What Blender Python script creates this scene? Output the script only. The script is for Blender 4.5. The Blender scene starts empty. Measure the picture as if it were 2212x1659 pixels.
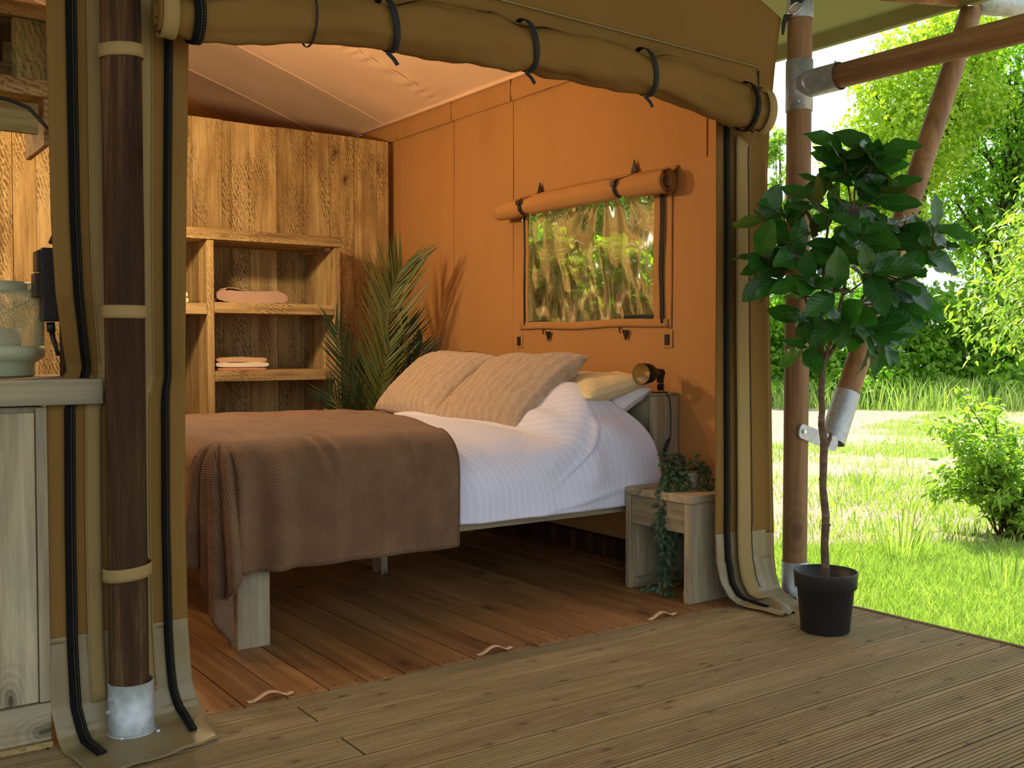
import bpy, bmesh, math, random
import numpy as np
from mathutils import Vector, noise, Matrix
random.seed(7); np.random.seed(7)
SC = bpy.context.scene
COL = SC.collection
PI = math.pi
YAW = math.radians(35.3)

# ------------------------------------------------------------------ camera
cd = bpy.data.cameras.new('camera'); cam = bpy.data.objects.new('camera', cd); COL.objects.link(cam)
cam.location = (0, 0, 1.10)
PITCH = math.atan((829.5 - 753) / 2211.0)
cam.rotation_euler = (PI / 2 - PITCH, 0, -YAW)
cd.sensor_width = 36; cd.lens = 36 * 2211.0 / 2212.0
cd.clip_start = 0.05; cd.clip_end = 300
SC.camera = cam

# ------------------------------------------------------------------ world, sun, exposure
w = bpy.data.worlds.new('sky'); SC.world = w; w.use_nodes = True
wn = w.node_tree.nodes; wl = w.node_tree.links
bgn = wn['Background']; bgn.inputs[0].default_value = (0.80, 0.91, 1.0, 1); bgn.inputs[1].default_value = 1.6
sd = bpy.data.lights.new('sun', 'SUN'); sd.energy = 12.5; sd.angle = math.radians(1.0); sd.color = (1.0, 0.96, 0.86)
sun = bpy.data.objects.new('sun', sd); COL.objects.link(sun)
sv = Vector((0.65 * math.cos(math.radians(55)), 0.76 * math.cos(math.radians(55)), math.sin(math.radians(55))))
sun.rotation_euler = sv.to_track_quat('Z', 'Y').to_euler(); sun.location = (12, 12, 14)


def point_light(name, loc, power, col, r):
    l = bpy.data.lights.new(name, 'POINT'); l.energy = power; l.color = col; l.shadow_soft_size = r
    o = bpy.data.objects.new(name, l); o.location = loc; COL.objects.link(o); return o


point_light('ceiling_bulb_light', (1.50, 5.05, 2.13), 84, (1.0, 0.72, 0.41), 0.06)
point_light('kitchen_bulb_light', (0.1, 4.9, 2.13), 48, (1.0, 0.73, 0.42), 0.06)
SC.view_settings.view_transform = 'Standard'; SC.view_settings.look = 'None'
SC.view_settings.exposure = 0.0; SC.view_settings.gamma = 1.0
SC.view_settings.use_curve_mapping = False
try:
    SC.cycles.use_denoising = True
    SC.cycles.max_bounces = 8; SC.cycles.transparent_max_bounces = 12
except Exception:
    pass

# ------------------------------------------------------------------ object helpers
WL = {}


def tag(o, label=None, cat=None, group=None, kind=None):
    if label: o['label'] = label
    if cat: o['category'] = cat
    if group: o['group'] = group
    if kind: o['kind'] = kind
    return o


def E(name, loc, label=None, cat=None, group=None, kind=None, rotz=0.0, parent=None):
    o = bpy.data.objects.new(name, None); COL.objects.link(o); o.empty_display_size = 0.05
    o.location = loc; o.rotation_euler = (0, 0, rotz); WL[o.name] = Vector(loc)
    if parent:
        o.parent = parent; o.location = Vector(loc) - WL[parent.name]
    return tag(o, label, cat, group, kind)


class MB:
    def __init__(s):
        s.v = []; s.f = []; s.uv = []; s.mi = []

    def add(s, vs, fs, uvs=None, mi=0):
        n = len(s.v); s.v += [tuple(p) for p in vs]
        for i, f in enumerate(fs):
            s.f.append(tuple(n + k for k in f))
            s.uv.append([uvs[k] for k in f] if uvs else [(0, 0)] * len(f)); s.mi.append(mi)
        return s

    def box(s, x0, x1, y0, y1, z0, z1, mi=0):
        v = [(x0, y0, z0), (x1, y0, z0), (x1, y1, z0), (x0, y1, z0), (x0, y0, z1), (x1, y0, z1), (x1, y1, z1), (x0, y1, z1)]
        return s.add(v, [(0, 3, 2, 1), (4, 5, 6, 7), (0, 1, 5, 4), (1, 2, 6, 5), (2, 3, 7, 6), (3, 0, 4, 7)], mi=mi)

    def grid(s, fn, nu, nv, u0=0, u1=1, v0=0, v1=1, uvfn=None, closeu=False, mi=0):
        vs = []; uvs = []
        for j in range(nv + 1):
            for i in range(nu + 1):
                u = u0 + (u1 - u0) * i / nu; v = v0 + (v1 - v0) * j / nv
                vs.append(fn(u, v)); uvs.append(uvfn(u, v) if uvfn else (u, v))
        fs = [(j * (nu + 1) + i, j * (nu + 1) + i + 1, (j + 1) * (nu + 1) + i + 1, (j + 1) * (nu + 1) + i) for j in range(nv) for i in range(nu)]
        return s.add(vs, fs, uvs, mi)

    def tube(s, pts, rs, n=12, caps=True, mi=0):
        pts = [Vector(p) for p in pts]
        if not hasattr(rs, '__len__'): rs = [rs] * len(pts)
        t0 = (pts[1] - pts[0]).normalized()
        a = t0.orthogonal().normalized(); rings = []
        for i, p in enumerate(pts):
            t = (pts[min(i + 1, len(pts) - 1)] - pts[max(i - 1, 0)]).normalized()
            a = (a - t * a.dot(t)).normalized(); b = t.cross(a)
            rings.append([p + (a * math.cos(2 * PI * k / n) + b * math.sin(2 * PI * k / n)) * rs[i] for k in range(n)])
        vs = [q for r in rings for q in r]; fs = []
        for i in range(len(pts) - 1):
            for k in range(n):
                fs.append((i * n + k, i * n + (k + 1) % n, (i + 1) * n + (k + 1) % n, (i + 1) * n + k))
        if caps:
            fs.append(tuple(range(n - 1, -1, -1))); fs.append(tuple((len(pts) - 1) * n + k for k in range(n)))
        return s.add(vs, fs, mi=mi)

    def lathe(s, prof, c=(0, 0, 0), n=24, mi=0):
        vs = [(c[0] + r * math.cos(2 * PI * k / n), c[1] + r * math.sin(2 * PI * k / n), c[2] + z) for r, z in prof for k in range(n)]
        fs = [(i * n + k, i * n + (k + 1) % n, (i + 1) * n + (k + 1) % n, (i + 1) * n + k) for i in range(len(prof) - 1) for k in range(n)]
        return s.add(vs, fs, mi=mi)

    def ribbon(s, pts, widthvec, mi=0, uvlen=True):
        """flat strip: centre points and per-point half-width vectors"""
        vs = []; uvs = []; L = 0
        for i, p in enumerate(pts):
            p = Vector(p)
            if i: L += (p - Vector(pts[i - 1])).length
            wv = Vector(widthvec[i] if isinstance(widthvec, list) else widthvec)
            vs += [p - wv, p + wv]; uvs += [(0, L), (1, L)]
        fs = [(2 * i, 2 * i + 1, 2 * i + 3, 2 * i + 2) for i in range(len(pts) - 1)]
        return s.add(vs, fs, uvs, mi)

    def build(s, name, mat, parent=None, smooth=False, bevel=0, solid=0, sub=0, local=False, angle=None):
        me = bpy.data.meshes.new(name)
        off = WL[parent.name] if (parent and not local) else Vector((0, 0, 0))
        vs = [tuple(Vector(v) - off) for v in s.v] if off.length else s.v
        me.from_pydata(vs, [], s.f)
        uvl = me.uv_layers.new(name='UVMap')
        flat = [c for f in s.uv for q in f for c in q]
        uvl.data.foreach_set('uv', flat)
        mats = mat if isinstance(mat, (list, tuple)) else [mat]
        for m in mats: me.materials.append(m)
        me.polygons.foreach_set('material_index', s.mi)
        if smooth: me.polygons.foreach_set('use_smooth', [True] * len(s.f))
        me.update()
        o = bpy.data.objects.new(name, me); COL.objects.link(o)
        if parent: o.parent = parent
        WL[o.name] = off.copy() if parent else Vector((0, 0, 0))
        if solid:
            m = o.modifiers.new('sol', 'SOLIDIFY'); m.thickness = solid; m.offset = 0
        if sub:
            m = o.modifiers.new('sub', 'SUBSURF'); m.levels = sub; m.render_levels = sub
        if bevel:
            m = o.modifiers.new('bev', 'BEVEL'); m.width = bevel; m.segments = 2; m.limit_method = 'ANGLE'
            m.harden_normals = False
        return o


def copy_obj(o, loc=None, parent=None, rotz=None):
    c = o.copy(); COL.objects.link(c)
    if loc is not None: c.location = loc
    if rotz is not None: c.rotation_euler = (0, 0, rotz)
    if parent is not None: c.parent = parent
    return c


def np_mesh(name, V, F, mat, parent=None, uv=None, smooth=False):
    """V (n,3), F (m,k) arrays"""
    me = bpy.data.meshes.new(name); n, m, k = len(V), len(F), F.shape[1]
    me.vertices.add(n); me.vertices.foreach_set('co', V.astype(np.float32).ravel())
    me.loops.add(m * k); me.loops.foreach_set('vertex_index', F.astype(np.int32).ravel())
    me.polygons.add(m); me.polygons.foreach_set('loop_start', (np.arange(m) * k).astype(np.int32))
    me.polygons.foreach_set('loop_total', np.full(m, k, np.int32))
    if uv is not None:
        l = me.uv_layers.new(name='UVMap'); l.data.foreach_set('uv', uv.astype(np.float32).ravel())
    me.materials.append(mat); me.update(calc_edges=True)
    if smooth: me.polygons.foreach_set('use_smooth', [True] * m)
    o = bpy.data.objects.new(name, me); COL.objects.link(o)
    if parent: o.parent = parent
    WL[o.name] = WL[parent.name].copy() if parent else Vector((0, 0, 0))
    return o


# ------------------------------------------------------------------ materials
def newmat(name):
    m = bpy.data.materials.new(name); m.use_nodes = True
    nt = m.node_tree; b = nt.nodes['Principled BSDF']
    return m, nt, nt.nodes, nt.links, b


def nd(nt, t, **kw):
    n = nt.nodes.new(t)
    for k, v in kw.items():
        if k.startswith('i_'):
            key = k[2:]; key = int(key) if key.isdigit() else key.replace('_', ' ')
            n.inputs[key].default_value = v
        else: setattr(n, k, v)
    return n


def ramp(nt, fac, stops):
    r = nt.nodes.new('ShaderNodeValToRGB'); e = r.color_ramp.elements
    while len(e) < len(stops): e.new(0.5)
    for i, (p, c) in enumerate(stops):
        e[i].position = p; e[i].color = (c[0], c[1], c[2], 1) if hasattr(c, '__len__') else (c, c, c, 1)
    nt.links.new(fac, r.inputs[0]); return r.outputs[0]


def mth(nt, op, a, b=None, c=None, clamp=False):
    n = nt.nodes.new('ShaderNodeMath'); n.operation = op; n.use_clamp = clamp
    for i, x in enumerate((a, b, c)):
        if x is None: continue
        if isinstance(x, (int, float)): n.inputs[i].default_value = x
        else: nt.links.new(x, n.inputs[i])
    return n.outputs[0]


def mixc(nt, fac, a, b, mode='MIX'):
    n = nt.nodes.new('ShaderNodeMix'); n.data_type = 'RGBA'; n.blend_type = mode
    for i, x in ((0, fac), (6, a), (7, b)):
        if isinstance(x, (int, float)): n.inputs[i].default_value = x
        elif isinstance(x, (tuple, list)): n.inputs[i].default_value = (x[0], x[1], x[2], 1)
        else: nt.links.new(x, n.inputs[i])
    return n.outputs[2]


def coords(nt, rnd=True):
    tc = nd(nt, 'ShaderNodeTexCoord')
    if not rnd: return tc.outputs['Object']
    oi = nd(nt, 'ShaderNodeObjectInfo')
    r = mth(nt, 'MULTIPLY', oi.outputs['Random'], 31.7)
    cx = nd(nt, 'ShaderNodeCombineXYZ'); nt.links.new(r, cx.inputs[0]); nt.links.new(mth(nt, 'MULTIPLY', r, 1.7), cx.inputs[1]); nt.links.new(mth(nt, 'MULTIPLY', r, 2.3), cx.inputs[2])
    va = nd(nt, 'ShaderNodeVectorMath', operation='ADD'); nt.links.new(tc.outputs['Object'], va.inputs[0]); nt.links.new(cx.outputs[0], va.inputs[1])
    return va.outputs[0]


def mapping(nt, vec, scale, rot=(0, 0, 0)):
    m = nd(nt, 'ShaderNodeMapping'); m.inputs['Scale'].default_value = scale; m.inputs['Rotation'].default_value = rot
    nt.links.new(vec, m.inputs[0]); return m.outputs[0]


def tnoise(nt, vec, scale, detail=4, rough=0.55, dist=0.0):
    n = nd(nt, 'ShaderNodeTexNoise'); n.inputs['Scale'].default_value = scale; n.inputs['Detail'].default_value = detail
    n.inputs['Roughness'].default_value = rough; n.inputs['Distortion'].default_value = dist
    nt.links.new(vec, n.inputs['Vector']); return n.outputs['Fac']


def bump(nt, h, strength, dist, b, normal=None):
    n = nd(nt, 'ShaderNodeBump'); n.inputs['Strength'].default_value = strength; n.inputs['Distance'].default_value = dist
    nt.links.new(h, n.inputs['Height'])
    if normal is not None: nt.links.new(normal, n.inputs['Normal'])
    nt.links.new(n.outputs[0], b.inputs['Normal']); return n.outputs[0]


AX = {'X': (0.05, 1, 1), 'Y': (1, 0.05, 1), 'Z': (1, 1, 0.05)}
AXK = {'X': (0.4, 1, 1), 'Y': (1, 0.4, 1), 'Z': (1, 1, 0.4)}


def wood(name, dark, mid, light, axis='X', scale=14, rough=0.75, bs=0.35, bd=0.004, knots=0.8, patch=0.5, patchcol=None, rnd=True, saw=0.0, knotscale=3.2, spec=0.25, island=False):
    m, nt, N, L, b = newmat(name)
    co = coords(nt, rnd)
    if island:
        ge = nd(nt, 'ShaderNodeNewGeometry'); r = mth(nt, 'MULTIPLY', ge.outputs['Random Per Island'], 40)
        cx = nd(nt, 'ShaderNodeCombineXYZ')
        for k in range(3): L.new(r, cx.inputs[k])
        va = nd(nt, 'ShaderNodeVectorMath', operation='ADD'); L.new(co, va.inputs[0]); L.new(cx.outputs[0], va.inputs[1]); co = va.outputs[0]
    g = mapping(nt, co, AX[axis])
    n1 = tnoise(nt, g, scale, 6, 0.62, 0.6)
    n2 = tnoise(nt, g, scale * 5, 5, 0.7, 0.2)
    fac = mth(nt, 'ADD', mth(nt, 'MULTIPLY', n1, 0.62), mth(nt, 'MULTIPLY', n2, 0.38))
    col = ramp(nt, fac, [(0.34, dark), (0.5, mid), (0.64, light)])
    # knots
    vo = nd(nt, 'ShaderNodeTexVoronoi', voronoi_dimensions='2D'); vo.inputs['Scale'].default_value = knotscale
    ks = nd(nt, 'ShaderNodeSeparateXYZ'); L.new(co, ks.inputs[0]); kc = nd(nt, 'ShaderNodeCombineXYZ')
    ia = 'XYZ'.index(axis); o1, o2 = [i for i in range(3) if i != ia]
    wn_ = mth(nt, 'MULTIPLY', tnoise(nt, co, 9, 3, 0.5), 0.05)
    L.new(mth(nt, 'ADD', mth(nt, 'MULTIPLY', ks.outputs[ia], 0.55), wn_), kc.inputs[0]); L.new(mth(nt, 'ADD', mth(nt, 'ADD', ks.outputs[o1], ks.outputs[o2]), wn_), kc.inputs[1])
    L.new(kc.outputs[0], vo.inputs['Vector'])
    kn = ramp(nt, vo.outputs['Distance'], [(0.02, 1.0), (0.05, 0.35), (0.10, 0.0)])
    rings = mth(nt, 'SINE', mth(nt, 'MULTIPLY', vo.outputs['Distance'], 150))
    rfac = mth(nt, 'MULTIPLY', mth(nt, 'MULTIPLY', ramp(nt, vo.outputs['Distance'], [(0.06, 1.0), (0.24, 0.0)]), 0.22), mth(nt, 'ADD', rings, 1.0))
    kf = mth(nt, 'ADD', mth(nt, 'MULTIPLY', kn, knots), mth(nt, 'MULTIPLY', rfac, knots), clamp=True)
    col = mixc(nt, kf, col, [c * 0.5 for c in dark])
    pm = tnoise(nt, mapping(nt, co, tuple(0.45 if s < 1 else 1 for s in AX[axis])), 3.2, 5, 0.65, 0.5)
    pf = ramp(nt, pm, [(0.45, 0.0), (0.66, 1.0)])
    col = mixc(nt, mth(nt, 'MULTIPLY', pf, patch), col, patchcol or dark)
    h = mth(nt, 'ADD', n2, mth(nt, 'MULTIPLY', n1, 0.6))
    if saw > 0:
        # rough sawn strokes: dark short diagonal marks in patches
        wv = nd(nt, 'ShaderNodeTexWave', bands_direction='DIAGONAL'); wv.inputs['Scale'].default_value = 23
        wv.inputs['Distortion'].default_value = 5.5; wv.inputs['Detail'].default_value = 3; wv.inputs['Detail Scale'].default_value = 1.3
        L.new(mapping(nt, co, tuple(0.5 if s < 1 else 1.4 for s in AX[axis])), wv.inputs['Vector'])
        msk = ramp(nt, tnoise(nt, mapping(nt, co, tuple(0.5 if s < 1 else 1.6 for s in AX[axis])), 4.2, 4, 0.6), [(0.42, 0.0), (0.60, 1.0)])
        brk = ramp(nt, tnoise(nt, co, 60, 3, 0.6), [(0.38, 0.0), (0.55, 1.0)])
        st = ramp(nt, wv.outputs['Fac'], [(0.42, 1.0), (0.62, 0.0)])
        sf = mth(nt, 'MULTIPLY', mth(nt, 'MULTIPLY', mth(nt, 'MULTIPLY', st, msk), brk), saw)
        col = mixc(nt, sf, col, [c * 0.75 for c in dark])
        h = mth(nt, 'SUBTRACT', h, mth(nt, 'MULTIPLY', sf, 0.8))
    # per piece tint
    oi = nd(nt, 'ShaderNodeObjectInfo')
    if rnd:
        hs = nd(nt, 'ShaderNodeHueSaturation'); L.new(col, hs.inputs['Color'])
        L.new(mth(nt, 'ADD', mth(nt, 'MULTIPLY', oi.outputs['Random'], 0.36), 0.80), hs.inputs['Value'])
        col = hs.outputs[0]
    L.new(col, b.inputs['Base Color'])
    b.inputs['Roughness'].default_value = rough; b.inputs['Specular IOR Level'].default_value = spec
    bump(nt, h, bs, bd, b)
    return m


def canvas(name, col, var=0.12, rough=0.85, weave=0.25, trans=0.0, transcol=None, wr=0.25, sheen=0.0, spec=0.08):
    m, nt, N, L, b = newmat(name)
    co = coords(nt, False)
    n = tnoise(nt, mapping(nt, co, (1, 1, 0.35)), 2.2, 4, 0.5)
    c = ramp(nt, n, [(0.3, [x * (1 - var) for x in col]), (0.7, [min(1, x * (1 + var)) for x in col])])
    L.new(c, b.inputs['Base Color']); b.inputs['Roughness'].default_value = rough
    b.inputs['Specular IOR Level'].default_value = spec; b.inputs['Sheen Weight'].default_value = sheen
    wv = tnoise(nt, co, 420, 2, 0.5)
    lw = tnoise(nt, mapping(nt, co, (1, 1, 0.5)), 6, 3, 0.5, 0.4)
    h = mth(nt, 'ADD', mth(nt, 'MULTIPLY', wv, 0.06 * weave), mth(nt, 'MULTIPLY', lw, wr))
    bump(nt, h, 0.5, 0.012, b)
    if trans > 0:
        out = [x for x in N if x.type == 'OUTPUT_MATERIAL'][0]
        tr = nd(nt, 'ShaderNodeBsdfTranslucent'); tr.inputs[0].default_value = (*(transcol or col), 1)
        mx = nd(nt, 'ShaderNodeMixShader'); mx.inputs[0].default_value = trans
        L.new(b.outputs[0], mx.inputs[1]); L.new(tr.outputs[0], mx.inputs[2]); L.new(mx.outputs[0], out.inputs[0])
    return m


def plain(name, col, rough=0.6, metal=0.0, spec=0.4, bs=0.0, bscale=80, var=0.0):
    m, nt, N, L, b = newmat(name)
    b.inputs['Base Color'].default_value = (*col, 1); b.inputs['Roughness'].default_value = rough
    b.inputs['Metallic'].default_value = metal; b.inputs['Specular IOR Level'].default_value = spec
    if bs or var:
        co = coords(nt, False); n = tnoise(nt, co, bscale, 4, 0.6)
        if bs: bump(nt, n, bs, 0.003, b)
        if var:
            c = ramp(nt, tnoise(nt, co, bscale * 0.2, 5, 0.65, 0.5), [(0.35, [x * (1 - var) for x in col]), (0.65, [min(1, x * (1 + var)) for x in col])])
            L.new(c, b.inputs['Base Color'])
    return m


def leafmat(name, c1, c2, trans=0.45, tcol=None, rough=0.45, island=True, spec=0.4, vein=False, back=None):
    m, nt, N, L, b = newmat(name)
    if island: r = nd(nt, 'ShaderNodeNewGeometry').outputs['Random Per Island']
    else: r = nd(nt, 'ShaderNodeObjectInfo').outputs['Random']
    c = ramp(nt, r, [(0.0, c1), (1.0, c2)])
    if vein:
        uv = nd(nt, 'ShaderNodeTexCoord').outputs['UV']; sp = nd(nt, 'ShaderNodeSeparateXYZ'); L.new(uv, sp.inputs[0])
        ax = mth(nt, 'ABSOLUTE', mth(nt, 'SUBTRACT', sp.outputs[0], 0.5))
        mid = ramp(nt, ax, [(0.0, 1.0), (0.035, 0.0)])
        sv_ = mth(nt, 'SINE', mth(nt, 'MULTIPLY', mth(nt, 'SUBTRACT', sp.outputs[1], mth(nt, 'MULTIPLY', ax, 0.5)), 48))
        svr = ramp(nt, sv_, [(0.88, 0.0), (1.0, 0.4)])
        vf = mth(nt, 'ADD', mid, svr, clamp=True)
        c = mixc(nt, mth(nt, 'MULTIPLY', vf, 0.28), c, [min(1, x * 2.2 + 0.02) for x in c2])
        bump(nt, mth(nt, 'ADD', mth(nt, 'MULTIPLY', sv_, 0.5), mth(nt, 'MULTIPLY', mid, -2)), 0.22, 0.002, b)
    if back:
        bf = nd(nt, 'ShaderNodeNewGeometry').outputs['Backfacing']
        c = mixc(nt, mth(nt, 'MULTIPLY', bf, 0.75), c, back)
    L.new(c, b.inputs['Base Color']); b.inputs['Roughness'].default_value = rough; b.inputs['Specular IOR Level'].default_value = spec
    out = [x for x in N if x.type == 'OUTPUT_MATERIAL'][0]
    tr = nd(nt, 'ShaderNodeBsdfTranslucent')
    tc = mixc(nt, 1.0, c, tcol or (1.0, 1.35, 0.35), 'MULTIPLY'); L.new(tc, tr.inputs[0])
    mx = nd(nt, 'ShaderNodeMixShader'); mx.inputs[0].default_value = trans
    L.new(b.outputs[0], mx.inputs[1]); L.new(tr.outputs[0], mx.inputs[2]); L.new(mx.outputs[0], out.inputs[0])
    return m


def deckmat():
    m, nt, N, L, b = newmat('grooved_pressure_treated_deck')
    co = coords(nt, True)
    g = mapping(nt, co, (0.09, 1, 1))
    n1 = tnoise(nt, g, 18, 6, 0.6, 0.3); n2 = tnoise(nt, g, 90, 4, 0.7)
    f = mth(nt, 'ADD', mth(nt, 'MULTIPLY', n1, 0.6), mth(nt, 'MULTIPLY', n2, 0.4))
    c = ramp(nt, f, [(0.32, (0.18, 0.112, 0.046)), (0.5, (0.28, 0.185, 0.080)), (0.66, (0.39, 0.27, 0.13))])
    # broad green weathering and grey wear
    p = tnoise(nt, mapping(nt, co, (0.5, 1.2, 1)), 2.4, 5, 0.6)
    c = mixc(nt, mth(nt, 'MULTIPLY', ramp(nt, p, [(0.45, 0), (0.7, 1)]), 0.40), c, (0.21, 0.19, 0.09))
    # brown knots, broken up
    vo = nd(nt, 'ShaderNodeTexVoronoi', voronoi_dimensions='2D'); vo.inputs['Scale'].default_value = 4.2; L.new(mapping(nt, co, (0.7, 1.5, 1)), vo.inputs['Vector'])
    k = mth(nt, 'MULTIPLY', ramp(nt, vo.outputs['Distance'], [(0.02, 1.0), (0.10, 0.0)]), ramp(nt, tnoise(nt, co, 90, 3, 0.6), [(0.40, 0.2), (0.55, 1.0)]))
    c = mixc(nt, mth(nt, 'MULTIPLY', k, 0.85), c, (0.075, 0.032, 0.012))
    # small dark crumbs of dirt
    vo2 = nd(nt, 'ShaderNodeTexVoronoi', voronoi_dimensions='2D'); vo2.inputs['Scale'].default_value = 14; L.new(co, vo2.inputs['Vector'])
    k2 = ramp(nt, vo2.outputs['Distance'], [(0.035, 1.0), (0.07, 0.0)])
    c = mixc(nt, mth(nt, 'MULTIPLY', mth(nt, 'MULTIPLY', k2, ramp(nt, tnoise(nt, co, 5, 3, 0.6), [(0.5, 0.0), (0.6, 1.0)])), 0.7), c, (0.06, 0.035, 0.02))
    # darker olive tone in the grooves (a lower level of the board)
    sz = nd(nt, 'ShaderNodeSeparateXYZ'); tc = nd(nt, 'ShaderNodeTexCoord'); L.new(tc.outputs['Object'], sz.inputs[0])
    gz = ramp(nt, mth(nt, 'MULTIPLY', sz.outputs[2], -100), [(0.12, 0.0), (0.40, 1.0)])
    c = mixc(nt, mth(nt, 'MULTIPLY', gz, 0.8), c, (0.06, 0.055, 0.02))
    oi = nd(nt, 'ShaderNodeObjectInfo'); hs = nd(nt, 'ShaderNodeHueSaturation'); L.new(c, hs.inputs['Color'])
    L.new(mth(nt, 'ADD', mth(nt, 'MULTIPLY', oi.outputs['Random'], 0.2), 0.9), hs.inputs['Value'])
    L.new(hs.outputs[0], b.inputs['Base Color']); b.inputs['Roughness'].default_value = 0.72; b.inputs['Specular IOR Level'].default_value = 0.3
    bump(nt, n2, 0.3, 0.003, b)
    return m


def blanketmat():
    m, nt, N, L, b = newmat('herringbone_velour')
    uv = nd(nt, 'ShaderNodeTexCoord').outputs['UV']; sp = nd(nt, 'ShaderNodeSeparateXYZ'); L.new(uv, sp.inputs[0])
    u, v = sp.outputs[0], sp.outputs[1]
    tri = mth(nt, 'ABSOLUTE', mth(nt, 'SUBTRACT', mth(nt, 'FRACT', mth(nt, 'MULTIPLY', u, 1 / 0.10)), 0.5))
    ph = mth(nt, 'ADD', v, mth(nt, 'MULTIPLY', tri, 0.10 * 1.2))
    s_ = mth(nt, 'SINE', mth(nt, 'MULTIPLY', ph, 2 * PI / 0.0125))
    h = ramp(nt, mth(nt, 'ADD', mth(nt, 'MULTIPLY', s_, 0.5), 0.5), [(0.15, 0.0), (0.6, 1.0)])
    co = coords(nt, False); n = tnoise(nt, co, 7, 4, 0.6)
    base = ramp(nt, n, [(0.3, (0.165, 0.082, 0.036)), (0.7, (0.26, 0.14, 0.066))])
    c = mixc(nt, h, mixc(nt, 0.62, base, (0.05, 0.025, 0.010)), base)
    L.new(c, b.inputs['Base Color']); b.inputs['Roughness'].default_value = 0.8
    b.inputs['Sheen Weight'].default_value = 0.35; b.inputs['Sheen Roughness'].default_value = 0.4; b.inputs['Sheen Tint'].default_value = (0.9, 0.6, 0.4, 1)
    hh = mth(nt, 'ADD', h, mth(nt, 'MULTIPLY', tnoise(nt, co, 300, 3, 0.6), 0.5))
    bump(nt, hh, 0.8, 0.004, b)
    return m


def duvetmat():
    m, nt, N, L, b = newmat('white_satin_stripe_cotton')
    uv = nd(nt, 'ShaderNodeTexCoord').outputs['UV']; sp = nd(nt, 'ShaderNodeSeparateXYZ'); L.new(uv, sp.inputs[0])
    s_ = mth(nt, 'SINE', mth(nt, 'MULTIPLY', sp.outputs[0], 2 * PI / 0.034))
    st = ramp(nt, s_, [(0.55, 0.0), (0.75, 1.0)])
    c = mixc(nt, st, (0.68, 0.68, 0.81), (0.74, 0.74, 0.87))
    L.new(c, b.inputs['Base Color']); b.inputs['Roughness'].default_value = 0.72; b.inputs['Sheen Weight'].default_value = 0.2
    co = coords(nt, False)
    h = mth(nt, 'ADD', mth(nt, 'MULTIPLY', st, 0.05), mth(nt, 'MULTIPLY', tnoise(nt, co, 9, 5, 0.55, 1.2), 0.9))
    bump(nt, h, 0.45, 0.02, b)
    return m


def furmat(name, c1, c2):
    m, nt, N, L, b = newmat(name)
    uv = nd(nt, 'ShaderNodeTexCoord').outputs['UV']
    sp = nd(nt, 'ShaderNodeSeparateXYZ'); L.new(uv, sp.inputs[0])
    co = coords(nt, True)
    ribs = mth(nt, 'SINE', mth(nt, 'ADD', mth(nt, 'MULTIPLY', sp.outputs[0], 2 * PI * 11), mth(nt, 'MULTIPLY', tnoise(nt, co, 16, 4, 0.7), 11)))
    n = tnoise(nt, mapping(nt, co, (1, 1, 0.5)), 55, 5, 0.7, 0.8)
    nf = tnoise(nt, co, 240, 4, 0.7, 0.6)
    h = mth(nt, 'ADD', mth(nt, 'MULTIPLY', ribs, 0.10), mth(nt, 'ADD', n, mth(nt, 'MULTIPLY', nf, 0.6)))
    c = ramp(nt, h, [(0.5, c1), (1.0, c2)])
    L.new(c, b.inputs['Base Color']); b.inputs['Roughness'].default_value = 0.9
    b.inputs['Sheen Weight'].default_value = 0.5; b.inputs['Sheen Roughness'].default_value = 0.5; b.inputs['Sheen Tint'].default_value = (1, 0.86, 0.72, 1)
    bump(nt, h, 0.9, 0.012, b)
    return m


def galvmat():
    m, nt, N, L, b = newmat('galvanised_steel')
    co = coords(nt, False)
    vo = nd(nt, 'ShaderNodeTexVoronoi'); vo.inputs['Scale'].default_value = 45; L.new(co, vo.inputs['Vector'])
    n = tnoise(nt, co, 14, 5, 0.6, 0.6)
    f = mth(nt, 'ADD', mth(nt, 'MULTIPLY', n, 0.8), mth(nt, 'MULTIPLY', vo.outputs['Distance'], 0.3))
    L.new(ramp(nt, f, [(0.35, (0.34, 0.36, 0.37)), (0.7, (0.50, 0.53, 0.54))]), b.inputs['Base Color'])
    b.inputs['Metallic'].default_value = 0.6
    L.new(ramp(nt, n, [(0.3, 0.42), (0.7, 0.56)]), b.inputs['Roughness'])
    bump(nt, n, 0.15, 0.003, b)
    return m


def zipmat():
    m, nt, N, L, b = newmat('black_zip_tape_with_pale_stitching')
    uv = nd(nt, 'ShaderNodeTexCoord').outputs['UV']; sp = nd(nt, 'ShaderNodeSeparateXYZ'); L.new(uv, sp.inputs[0])
    def line(c):
        d = mth(nt, 'ABSOLUTE', mth(nt, 'SUBTRACT', sp.outputs[0], c))
        return mth(nt, 'LESS_THAN', d, 0.03)
    ds = mth(nt, 'GREATER_THAN', mth(nt, 'FRACT', mth(nt, 'MULTIPLY', sp.outputs[1], 220)), 0.4)
    f = mth(nt, 'MULTIPLY', mth(nt, 'ADD', line(0.62), line(0.86), clamp=True), ds)
    c = mixc(nt, f, (0.006, 0.006, 0.006), (0.12, 0.095, 0.045))
    L.new(c, b.inputs['Base Color']); b.inputs['Roughness'].default_value = 0.85; b.inputs['Specular IOR Level'].default_value = 0.12
    t = mth(nt, 'SINE', mth(nt, 'MULTIPLY', sp.outputs[1], 2200))
    bump(nt, t, 0.25, 0.001, b)
    return m


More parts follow.
